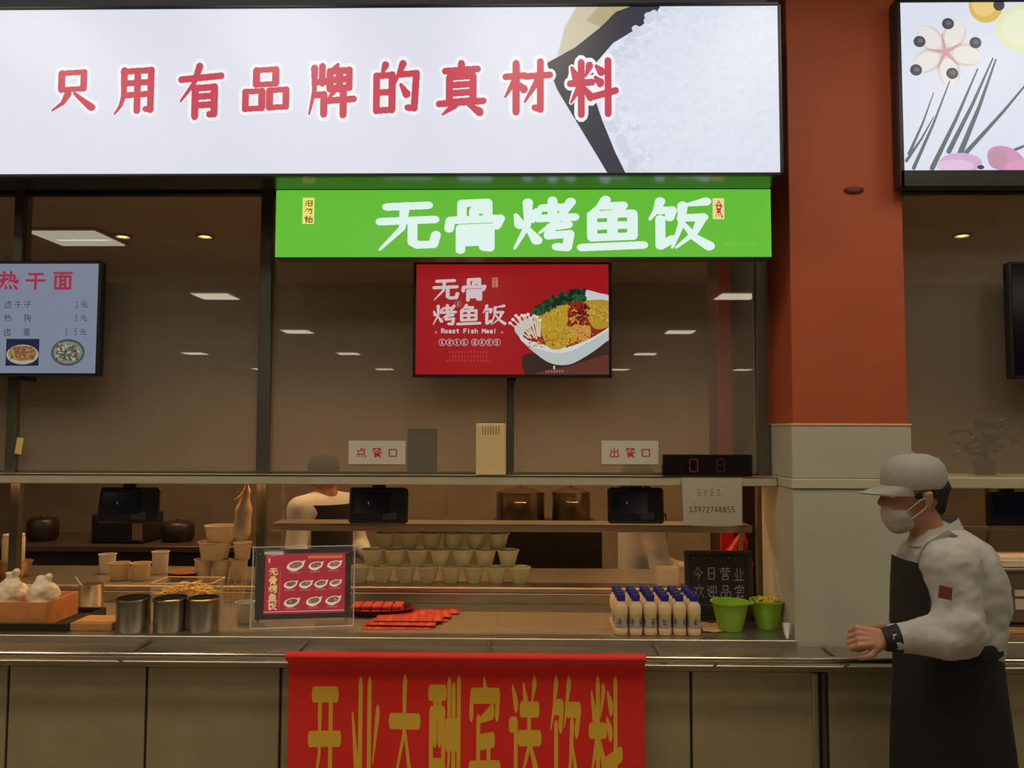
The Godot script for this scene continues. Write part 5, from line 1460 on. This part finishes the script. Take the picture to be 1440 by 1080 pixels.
	# dark red cabinet seen through the last bay
	s = span(1019, 366, 1064, 870, 4.45)
	t = thing("red_cabinet", "tall dark cabinet with a red edge behind the last glazed bay", "cabinet", Vector3((s[0] + s[1]) / 2, 0, -4.69))
	var kw: float = s[1] - s[0] + 0.1
	part(t, "body", blk(Vector3(0.05, 1.45, 0), Vector3(kw, 2.9, 0.28), 0.006), mat(rgb(58, 22, 20), 0.5))
	part(t, "red_edge", blk(Vector3(-kw / 2 + 0.08, 1.45, 0.145), Vector3(0.075, 2.9, 0.012), 0.003), mat(rgb(236, 36, 28), 0.5))
	part(t, "door", blk(Vector3(0.09, 1.45, 0.145), Vector3(kw - 0.14, 2.84, 0.01), 0.003), mat(rgb(48, 20, 18), 0.4))
	var rb := Vector3(at(1036, 770, 4.3).x, BW, -4.3)
	t = thing("red_bag", "bright red bag on the worktop above the chalkboard", "bag", rb)
	var rm := MB.new()
	flesh(rm, [[Vector3(-0.03, 0.06, 0), Vector3(0.03, 0.06, 0), 0.06, 0.055], [Vector3(-0.02, 0.1, 0), Vector3(0.02, 0.17, 0), 0.05, 0.035], [Vector3(0.02, 0.17, 0), Vector3(0.03, 0.22, 0), 0.03, 0.014]], 0.01, 0.03)
	part(t, "film", rm.done(), mat(rgb(216, 40, 30), 0.4))

func right_stall() -> void:
	var sh := at(1380, 672, 3.5).y
	var sb := at(1380, 687, 3.5).y
	var x0 := PR + 0.02
	var s := thing("neighbour_shelf", "pale shelf of the neighbouring stall behind the customer's cap", "shelf", Vector3.ZERO)
	part(s, "board", ext(x0, XR, sb, sh, -3.86, -3.5, 0.004), M.shelf)
	part(get_node("window_5"), "rear_rail", ext(x0, XR, at(1400, 746, 3.8).y, at(1400, 741, 3.8).y, -3.83, -3.81, 0.002), M.steel)
	for x in [x0 + 0.02, XR - 0.02, at(1389, 715, 3.84).x]: part(get_node("window_5"), "lower_post", ext(x - 0.008, x + 0.008, CT + 0.001, sb - 0.001, -3.85, -3.832, 0.002), M.frame)
	var r := span(1392, 692, 1450, 742, 3.62)
	var t := thing("blue_terminal", "dark payment terminal with a bluish screen at the neighbouring stall", "terminal", Vector3((r[0] + r[1]) / 2, r[3], -3.64))
	var w: float = r[1] - r[0]
	var h: float = r[3] - r[2]
	part(t, "case", blk(Vector3(0, -h / 2, 0), Vector3(w, h, 0.035), 0.008), M.black)
	part(t, "screen", blk(Vector3(0, -h * 0.42, 0.018), Vector3(w * 0.8, h * 0.66, 0.004), 0.001), mat(rgb(22, 28, 58), 0.12))
	part(t, "hanger", blk(Vector3(0, (sb - r[3]) / 2, -0.01), Vector3(0.06, (sb - r[3]), 0.03), 0.002), M.black)
	# steel food warmer with paper on it
	var p := Vector3(at(1450, 850, 3.55).x, CT, -3.64)
	t = thing("food_warmer", "brownish steel food warmer with white stickers behind the customer", "appliance", p)
	var ww := 0.38
	var hh := at(1420, 800, 3.47).y - CT
	part(t, "body", blk(Vector3(0, hh / 2 + 0.012, 0), Vector3(ww, hh - 0.024, 0.3), 0.012), mat(rgb(118, 100, 84), 0.4, 0.5))
	part(t, "top_plate", blk(Vector3(0, hh - 0.006, 0), Vector3(ww + 0.02, 0.012, 0.32), 0.004), M.steel)
	part(t, "base_rail", blk(Vector3(0, 0.012, 0), Vector3(ww + 0.01, 0.024, 0.31), 0.006), M.matte_black)
	for q in [[-0.16, 0.7, 0.028, 0.024], [-0.085, 0.6, 0.04, 0.026], [-0.08, 0.42, 0.05, 0.044]]:
		part(t, "sticker", blk(Vector3(q[0], hh * q[1], 0.151), Vector3(q[2], q[3], 0.002), 0.0005), mat(rgb(196, 180, 160), 0.5))
	part(t, "dial", MB.new().lathe([Vector2(0, 0.02), Vector2(0.014, 0.018), Vector2(0.016, 0), Vector2(0, 0)], Vector3(0.05, hh * 0.5, 0.15), 16, Basis(Vector3.RIGHT, PI / 2)).done(), M.black)
	var ps := thing("paper_pile", "pile of pale paper sheets lying on the food warmer", "paper", p + Vector3(-0.01, hh, 0.0))
	for i in 4: part(ps, "sheet", MB.new().box(Vector3(rng.randf_range(-0.01, 0.01), 0.004 + i * 0.007, 0), Vector3(0.36, 0.006, 0.26), 0.001, Basis(Vector3.UP, rng.randf_range(-0.06, 0.06))).done(), mat(rgb(238, 214, 178), 0.6))
	var wb := thing("pale_board", "pale wooden board under the edge of the food warmer", "board", on(1410, 890, CT) + Vector3(0.03, 0, -0.01))
	part(wb, "board", blk(Vector3(0, 0.008, 0), Vector3(0.3, 0.016, 0.06), 0.003), M.wood)
	# foliage mirrored in the glass, built as a plant behind it
	var pp := Vector3(at(1385, 660, 3.76).x, sh, -3.76)
	t = thing("mirrored_plant", "dim foliage mirrored in the glass, built as a plant behind the neighbouring stall's glass", "plant", pp)
	part(t, "pot", cup_shape(0.04, 0.055, 0.07), mat(rgb(120, 96, 72), 0.6))
	part(t, "stem", MB.new().tube([Vector3(0, 0.006, 0), Vector3(0.01, 0.1, 0), Vector3(-0.005, 0.2, 0)], 0.005, 6).done(), mat(rgb(80, 70, 44), 0.7))
	var lm := mat(rgb(74, 84, 44), 0.5)
	var leaf := MB.new()
	var rows := []
	for i in 6:
		var k := i / 5.0
		var hw := 0.016 * sin(PI * clampf(k, 0.04, 0.97))
		rows.append([Vector3(-hw, 0.006, k * 0.08), Vector3(0, -0.012 * k * k, k * 0.08), Vector3(hw, 0.006, k * 0.08)])
	var lf := leaf.grid(rows).done()
	for i in 44:
		var q := Vector3(rng.randf_range(-0.1, 0.1), rng.randf_range(0.1, 0.24), rng.randf_range(-0.03, 0.03))
		var o := part(t, "leaf", lf, lm, q)
		o.rotation = Vector3(rng.randf_range(-0.6, 0.5), rng.randf() * TAU, 0)

# hand at the wrist W, palm towards direction D (unit), back of the hand towards B; curl 0..1
func hand(bones: Array, w: Vector3, d: Vector3, b: Vector3, curl: float, flip: float) -> void:
	var s := d.cross(b).normalized() * flip
	for i in 4:
		var off := s * (i - 1.5) * 0.019
		var root := w + d * 0.085 + off * 0.95
		bones.append([w + d * 0.012 + off * 0.5, root, 0.016, 0.0115])
		var ln: float = [0.036, 0.041, 0.038, 0.03][i]
		var a := curl * 0.7
		var p := root
		for k in 3:
			var dir := (d * cos(a) - b * sin(a)).normalized()
			var q: Vector3 = p + dir * ln * [1.0, 0.72, 0.58][k]
			bones.append([p, q, 0.0092 - k * 0.0008, 0.0086 - k * 0.0009])
			p = q
			a += curl * 0.85
	var t0 := w + d * 0.03 + s * -0.026
	var t1 := t0 + (d * 0.6 - s * 0.7 - b * 0.3).normalized() * 0.038
	var t2 := t1 + (d * 0.85 - s * 0.15 - b * 0.45).normalized() * 0.03
	bones.append([w + d * 0.015 - s * 0.01, t0, 0.016, 0.014]); bones.append([t0, t1, 0.0125, 0.0105]); bones.append([t1, t2, 0.0102, 0.0085])

func customer() -> void:
	var D := 2.75
	var P := func(x: float, y: float, d: float) -> Vector3: return at(x, y, d)
	var hipc: Vector3 = P.call(1333, 960, D)
	var feet := Vector3(hipc.x, 0, hipc.z)
	var t := thing("person", "person in white jacket, black apron, grey cap and face mask walking past the counter", "person", feet)
	var L := func(x: float, y: float, d: float) -> Vector3: return at(x, y, d) - feet
	var head: Vector3 = L.call(1284, 696, D)
	var neck: Vector3 = L.call(1306, 752, D)
	var chest: Vector3 = L.call(1334, 815, D)
	var belly: Vector3 = L.call(1329, 885, D)
	var hip: Vector3 = L.call(1332, 945, D)
	var sl: Vector3 = L.call(1338, 795, 2.585)
	var el: Vector3 = L.call(1350, 890, 2.52)
	var wl: Vector3 = L.call(1248, 899, 2.55)
	var sr: Vector3 = L.call(1318, 795, 2.92)
	var er: Vector3 = L.call(1318, 885, 2.98)
	var wr: Vector3 = L.call(1258, 888, 2.86)
	var skin := mat(rgb(176, 124, 98), 0.5)
	skin.subsurf_scatter_enabled = true; skin.subsurf_scatter_strength = 0.1
	var m := MB.new()
	var bones := []
	# trunk, limbs (inside the clothes), neck
	for b in [[neck, head + Vector3(0.02, -0.03, 0), 0.05, 0.052], [chest, neck, 0.09, 0.05], [chest, belly, 0.1, 0.1], [belly, hip, 0.1, 0.11], [sl, el, 0.046, 0.038], [el, wl, 0.038, 0.027], [sr, er, 0.046, 0.038], [er, wr, 0.038, 0.027], [chest, sl, 0.08, 0.05], [chest, sr, 0.08, 0.05]]: bones.append(b)
	for s in [-1.0, 1.0]:
		var h := hip + Vector3(0, -0.03, s * 0.08)
		var kn := Vector3(hip.x + s * -0.06 - 0.02, 0.48, s * 0.09)
		var an := Vector3(hip.x + s * -0.1 + 0.03, 0.08, s * 0.09)
		bones.append([h, kn, 0.08, 0.055]); bones.append([kn, an, 0.054, 0.036]); bones.append([an, an + Vector3(-0.14, -0.045, 0), 0.036, 0.03])
	flesh(m, bones, 0.014, 0.03)
	# head: cranium, face, jaw, nose, ear
	var fwd := Vector3(-1, -0.06, 0).normalized()
	var hb := [[head + Vector3(0.025, 0.03, 0), head + Vector3(-0.02, 0.035, 0), 0.083, 0.08], [head + Vector3(-0.03, 0.0, 0), head + Vector3(-0.05, -0.05, 0), 0.062, 0.05], [head + Vector3(-0.03, -0.07, 0), head + Vector3(-0.066, -0.085, 0), 0.046, 0.03], [head + Vector3(0.01, -0.05, 0), neck, 0.055, 0.05], [head + Vector3(-0.094, 0.0, 0), head + Vector3(-0.108, -0.026, 0), 0.01, 0.013], [head + Vector3(-0.092, 0.018, 0.028), head + Vector3(-0.092, 0.018, -0.028), 0.011, 0.011], [head + Vector3(0.008, 0.008, 0.083), head + Vector3(0.012, -0.03, 0.079), 0.014, 0.009], [head + Vector3(0.008, 0.008, -0.083), head + Vector3(0.012, -0.03, -0.079), 0.014, 0.009]]
	flesh(m, hb, 0.005, 0.018)
	var hl := []
	hand(hl, wl, Vector3(-1, 0.05, -0.1).normalized(), Vector3(0.1, 0.5, 0.85).normalized(), 1.75, 1.0)
	flesh(m, hl, 0.0035, 0.006)
	var hr := []
	hand(hr, wr, Vector3(-1, -0.1, 0.1).normalized(), Vector3(0.1, 0.6, -0.8).normalized(), 1.75, -1.0)
	flesh(m, hr, 0.0035, 0.006)
	part(t, "body", m.done(), skin)
	# eye on the near side and the far side
	for s in [-1.0, 1.0]:
		var eye := part(t, "eye", MB.new().lathe([Vector2(0, -0.011), Vector2(0.008, -0.0075), Vector2(0.011, 0), Vector2(0.008, 0.0075), Vector2(0, 0.011)], head + Vector3(-0.083, 0.002, s * 0.033), 14).done(), mat(rgb(214, 208, 200), 0.3))
		part(eye, "iris", MB.new().lathe([Vector2(0, -0.005), Vector2(0.0048, 0), Vector2(0, 0.005)], head + Vector3(-0.091, 0.002, s * 0.036), 12).done(), mat(rgb(30, 22, 20), 0.2))
	# hair under the cap
	var hm := MB.new()
	flesh(hm, [[head + Vector3(0.05, 0.02, 0.02), head + Vector3(0.07, -0.035, 0.0), 0.062, 0.036], [head + Vector3(0.05, 0.02, -0.02), head + Vector3(0.06, -0.03, 0.0), 0.062, 0.04], [head + Vector3(0.02, 0.02, 0.066), head + Vector3(-0.02, 0.0, 0.072), 0.024, 0.01]], 0.006, 0.02)
	part(t, "hair", hm.done(), mat(rgb(28, 22, 20), 0.6))
	# face mask with its ear loop
	var mm := MB.new()
	flesh(mm, [[head + Vector3(-0.058, -0.062, 0), head + Vector3(-0.054, -0.092, 0), 0.046, 0.04], [head + Vector3(-0.082, -0.056, 0), head + Vector3(-0.084, -0.078, 0), 0.026, 0.022], [head + Vector3(-0.05, -0.068, 0.024), head + Vector3(-0.04, -0.09, 0.022), 0.034, 0.03], [head + Vector3(-0.05, -0.068, -0.024), head + Vector3(-0.04, -0.09, -0.022), 0.034, 0.03]], 0.006, 0.014)
	var mask := part(t, "face_mask", mm.done(), mat(rgb(176, 164, 150), 0.7))
	part(mask, "ear_loop", MB.new().tube([head + Vector3(-0.05, -0.05, 0.058), head + Vector3(-0.012, -0.008, 0.083), head + Vector3(0.016, -0.005, 0.09), head + Vector3(0.0, -0.04, 0.08), head + Vector3(-0.035, -0.075, 0.058)], 0.0022, 6).done(), mat(rgb(196, 188, 178), 0.6))
	# cap: crown, brim, strap
	var cm := mottled(rgb(146, 142, 134), rgb(160, 155, 146), 0.85, 8.0, 0.0, 31)
	var cb := Basis(Vector3.FORWARD, -0.06)
	var cc := head + Vector3(0.004, 0.036, 0)
	var cap := part(t, "cap", MB.new().lathe([Vector2(0.103, -0.012), Vector2(0.106, 0.0), Vector2(0.106, 0.03), Vector2(0.1, 0.06), Vector2(0.082, 0.085), Vector2(0.05, 0.1), Vector2(0, 0.106)], cc, 28, cb, Vector2(1.0, 0.92)).done(), cm)
	var rows := []
	for i in 5:
		var row := []
		for j in 13:
			var a := PI + (j / 12.0 - 0.5) * 2.3
			var r0 := Vector3(cos(a) * 0.103, 0.0, sin(a) * 0.094)
			var tip := Vector3(cos(a) * 0.103 - 0.082 * pow(cos((j / 12.0 - 0.5) * PI), 0.7), -0.018 - 0.012 * pow(sin(a), 2.0), sin(a) * 0.09)
			row.append(cc + cb * (r0.lerp(tip, i / 4.0) + Vector3(0, 0.004 * (1.0 - i / 4.0), 0)))
		rows.append(row)
	var under := []
	for row in rows:
		var q := []
		for p in row: q.append(p + Vector3(0, -0.004, 0))
		under.append(q)
	part(cap, "brim", MB.new().grid(rows).grid(under).done(), cm)
	part(cap, "button", MB.new().lathe([Vector2(0.01, 0.103), Vector2(0.008, 0.109), Vector2(0, 0.111)], cc, 12, cb).done(), cm)
	part(cap, "back_strap", MB.new().tube([cc + Vector3(0.07, -0.006, 0.078), cc + Vector3(0.104, -0.01, 0.03), cc + Vector3(0.104, -0.01, -0.03), cc + Vector3(0.07, -0.006, -0.078)], 0.008, 8).done(), M.matte_black)
	# white jacket
	var jm := MB.new()
	var jb := [[chest + Vector3(0.0, 0.03, -0.06), chest + Vector3(0.0, 0.03, 0.06), 0.135, 0.135], [chest + Vector3(0.02, -0.06, -0.06), belly + Vector3(0.01, 0.0, -0.07), 0.135, 0.13], [chest + Vector3(0.02, -0.06, 0.06), belly + Vector3(0.01, 0.0, 0.07), 0.135, 0.13], [belly + Vector3(0, 0, -0.06), hip + Vector3(0.0, 0.03, -0.06), 0.13, 0.13], [belly + Vector3(0, 0, 0.06), hip + Vector3(0.0, 0.03, 0.06), 0.13, 0.13], [chest + Vector3(0, 0.06, 0), sl, 0.1, 0.075], [chest + Vector3(0, 0.06, 0), sr, 0.1, 0.075], [neck + Vector3(0.03, -0.03, 0), chest + Vector3(0, 0.05, 0), 0.075, 0.12],
		[sl, el, 0.077, 0.064], [el, wl + (el - wl).normalized() * 0.035, 0.066, 0.046], [sr, er, 0.077, 0.064], [er, wr + (er - wr).normalized() * 0.035, 0.066, 0.046],
		[el + Vector3(0.0, 0.03, 0.01), el + Vector3(-0.06, -0.02, 0.02), 0.05, 0.055]]
	flesh(jm, jb, 0.012, 0.035)
	var jk := mottled(rgb(168, 164, 160), rgb(180, 176, 172), 0.85, 2.0, 0.0, 33)
	var jacket := part(t, "jacket", jm.wrinkle(0.009, 10.0, 3).done(), jk)
	# collar, sleeve patch, loose tail
	var col := []
	for i in 4:
		var row := []
		for j in 25:
			var a := TAU * j / 24.0
			var k := i / 3.0
			row.append(neck + Vector3(0.022, -0.012, 0) + Vector3(cos(a) * (0.07 + 0.02 * (1.0 - k)), k * 0.052 + 0.026 * cos(a), sin(a) * (0.07 + 0.02 * (1.0 - k))))
		col.append(row)
	part(jacket, "collar", MB.new().grid(col, true).done(), jk)
	var pc: Vector3 = L.call(1328, 833, 2.49)
	part(jacket, "sleeve_patch", MB.new().box(Vector3(pc.x, pc.y, lerpf(sl.z, el.z, 0.4) + 0.0745), Vector3(0.04, 0.038, 0.006), 0.001, Basis(Vector3.BACK, -0.2) * Basis(Vector3.RIGHT, -0.14)).done(), mat(rgb(110, 44, 44), 0.7), Vector3.ZERO, "dark red square sleeve patch")
	var tail: Vector3 = L.call(1390, 905, 2.68)
	var tr := []
	for i in 8:
		var k := i / 7.0
		tr.append([tail + Vector3(0.015 + k * 0.03, -k * 0.23, -0.03), tail + Vector3(0.03 + k * 0.035, -k * 0.24, 0.0), tail + Vector3(0.018 + k * 0.02, -k * 0.2, 0.03)])
	part(jacket, "loose_tail", MB.new().grid(tr).done(), jk)
	# black wrist band on the near arm
	var wd := (el - wl).normalized()
	part(t, "wrist_band", MB.new().tube([wl + wd * -0.012, wl + wd * 0.012, wl + wd * 0.034], 0.035, 16, 0.046).done(), M.matte_black)
	# apron: skirt wrapped round the hips, bib, strap, knot
	var am := mottled(rgb(15, 15, 17), rgb(22, 22, 24), 0.8, 3.0, 0.0, 35)
	var top := belly + Vector3(0.0, -0.02, 0)
	var rings := []
	for i in 22:
		var k := i / 21.0
		var c := top.lerp(Vector3(hip.x + 0.012, 0.42, 0), k)
		rings.append([c + Vector3(0, 0, 0), lerpf(0.147, 0.19, pow(k, 0.8)), lerpf(0.205, 0.215, k)])
	var apron := part(t, "apron", MB.new().loft(rings, 44, 0.035, 6.0, true).done(), am)
	var br := []
	for i in 14:
		var k := i / 13.0
		var row := []
		for j in 13:
			var u := (j / 12.0 - 0.5) * 2.0
			var wz := lerpf(0.17, 0.1, k)
			var c := top.lerp(chest + Vector3(-0.01, 0.07, 0), k)
			var bulge := lerpf(0.148, 0.142, k) * sqrt(maxf(0.0, 1.0 - pow(u * wz / 0.235, 2.0)))
			row.append(Vector3(c.x - bulge - 0.006, c.y, u * wz))
		br.append(row)
	part(apron, "bib", MB.new().grid(br).done(), am)
	part(apron, "neck_strap", MB.new().tube([chest + Vector3(-0.138, 0.07, 0.085), chest + Vector3(-0.11, 0.125, 0.1), chest + Vector3(-0.05, 0.165, 0.11), neck + Vector3(0.05, -0.01, 0.1), neck + Vector3(0.11, -0.005, 0.05), neck + Vector3(0.12, -0.005, 0.0)], 0.015, 8).done(), mat(rgb(112, 114, 108), 0.8))
	part(apron, "waist_tie", MB.new().loft([[top + Vector3(0, 0.02, 0), 0.15, 0.208], [top + Vector3(0, 0.012, 0), 0.154, 0.212], [top + Vector3(0, -0.02, 0), 0.155, 0.213], [top + Vector3(0, -0.028, 0), 0.15, 0.208]], 40, 0.0, 1.0, false).done(), am)
	part(apron, "knot", MB.new().tube([top + Vector3(0.15, 0.0, -0.02), top + Vector3(0.165, -0.02, 0.01), top + Vector3(0.17, -0.07, 0.02)], 0.014, 8, 0.006).done(), am)
	# trousers and shoes
	var tm := MB.new()
	var tb := []
	for s in [-1.0, 1.0]:
		var kn := Vector3(hip.x + s * -0.06 - 0.02, 0.48, s * 0.09)
		var an := Vector3(hip.x + s * -0.1 + 0.03, 0.1, s * 0.09)
		tb.append([hip + Vector3(0, -0.03, s * 0.08), kn, 0.105, 0.085]); tb.append([kn, an, 0.085, 0.07])
		var sm := MB.new()
		flesh(sm, [[an + Vector3(0.02, -0.055, 0), an + Vector3(-0.16, -0.062, 0), 0.042, 0.036], [an + Vector3(0.0, -0.01, 0), an + Vector3(-0.06, -0.05, 0), 0.045, 0.04]], 0.01, 0.02)
		part(t, "shoe", sm.done(), M.matte_black)
	flesh(tm, tb, 0.014, 0.03)
	part(t, "trousers", tm.done(), mat(rgb(176, 168, 152), 0.8))

func workers() -> void:
	var looks := [[456, 5.0, 0.9, "kitchen worker in a white shirt seen behind the pale green bowls", 1.56], [901, 4.85, 1.75, "kitchen worker in a white top seen behind the blue-capped bottles", 1.52]]
	for k in 2:
		var q: Array = looks[k]
		var p := Vector3(at(q[0], 760, q[1]).x, 0, -q[1])
		var t := thing("person", q[3], "person", p)
		t.rotation.y = q[2]
		var H: float = q[4]
		var head := Vector3(0, H - 0.12, -0.02)
		var neck := Vector3(0, H - 0.26, 0)
		var hip := Vector3(0, H * 0.53, 0)
		var bones := [[head, head + Vector3(0, -0.05, 0.03), 0.088, 0.062], [head, neck, 0.06, 0.05], [neck, hip, 0.08, 0.1], [head + Vector3(0, -0.01, 0.09), head + Vector3(0, -0.035, 0.1), 0.01, 0.013], [head + Vector3(0.082, -0.02, 0), head + Vector3(0.08, -0.05, 0), 0.013, 0.009], [head + Vector3(-0.082, -0.02, 0), head + Vector3(-0.08, -0.05, 0), 0.013, 0.009]]
		var shirt := [[neck + Vector3(-0.08, -0.08, 0), neck + Vector3(0.08, -0.08, 0), 0.1, 0.1], [neck + Vector3(-0.06, -0.1, 0), hip + Vector3(-0.05, 0.02, 0), 0.12, 0.12], [neck + Vector3(0.06, -0.1, 0), hip + Vector3(0.05, 0.02, 0), 0.12, 0.12]]
		var m := MB.new()
		for s in [-1.0, 1.0]:
			var sh := Vector3(s * 0.18, H - 0.33, 0)
			var elb := Vector3(s * 0.25, H - 0.6, 0.04)
			var wri := Vector3(s * 0.14, H - 0.62, 0.25)
			bones.append_array([[neck, sh, 0.05, 0.045], [sh, elb, 0.045, 0.036], [elb, wri, 0.036, 0.026]])
			shirt.append_array([[neck + Vector3(0, -0.06, 0), sh, 0.08, 0.075], [sh, elb, 0.074, 0.058], [elb, wri.lerp(elb, 0.2), 0.058, 0.046]])
			var hh := []
			hand(hh, wri, Vector3(-s * 0.4, -0.1, 1).normalized(), Vector3(0, 1, 0.1).normalized(), 0.6, s)
			flesh(m, hh, 0.005, 0.006)
			var kn := Vector3(s * 0.1, 0.45, 0.02)
			bones.append_array([[hip + Vector3(s * 0.09, 0, 0), kn, 0.085, 0.055], [kn, Vector3(s * 0.1, 0.08, 0), 0.055, 0.036], [Vector3(s * 0.1, 0.06, 0), Vector3(s * 0.11, 0.035, 0.14), 0.036, 0.03]])
		flesh(m, bones, 0.014, 0.03)
		part(t, "body", m.done(), mat(rgb(170, 120, 96), 0.5))
		var jm := MB.new()
		flesh(jm, shirt, 0.015, 0.04)
		part(t, "shirt", jm.done(), mat(rgb(200, 198, 192), 0.8))
		var tm := MB.new()
		flesh(tm, [[hip + Vector3(-0.09, -0.02, 0), Vector3(-0.1, 0.45, 0.02), 0.11, 0.085], [hip + Vector3(0.09, -0.02, 0), Vector3(0.1, 0.45, 0.02), 0.11, 0.085], [Vector3(-0.1, 0.45, 0.02), Vector3(-0.1, 0.1, 0), 0.085, 0.065], [Vector3(0.1, 0.45, 0.02), Vector3(0.1, 0.1, 0), 0.085, 0.065]], 0.018, 0.03)
		part(t, "trousers", tm.done(), mat(rgb(98, 82, 70), 0.8))
		var rings := []
		for i in 10: rings.append([Vector3(0, lerpf(hip.y + 0.04, 0.5, i / 9.0), 0), lerpf(0.2, 0.24, i / 9.0), lerpf(0.145, 0.18, i / 9.0)])
		part(t, "apron", MB.new().loft(rings, 28, 0.03, 6.0, false).done(), mat(rgb(40, 32, 32) if k == 0 else rgb(70, 54, 46), 0.8))
		var bib := []
		for i in 8:
			var row := []
			for j in 9:
				var u := (j / 8.0 - 0.5) * 2.0
				var y := lerpf(hip.y + 0.03, H - 0.3, i / 7.0)
				row.append(Vector3(u * 0.16, y, 0.152 - 0.07 * u * u))
			bib.append(row)
		part(t, "apron_bib", MB.new().grid(bib).done(), mat(rgb(40, 32, 32) if k == 0 else rgb(70, 54, 46), 0.8))
		part(t, "cap", MB.new().lathe([Vector2(0.098, -0.01), Vector2(0.1, 0.02), Vector2(0.09, 0.06), Vector2(0.055, 0.085), Vector2(0, 0.09)], head + Vector3(0, 0.03, 0), 20).done(), mat(rgb(60, 54, 50), 0.8))
		part(t, "hair", MB.new().lathe([Vector2(0.07, -0.07), Vector2(0.094, -0.02), Vector2(0.094, 0.03)], head + Vector3(0, 0.0, -0.012), 18).done(), mat(rgb(26, 20, 18), 0.7))
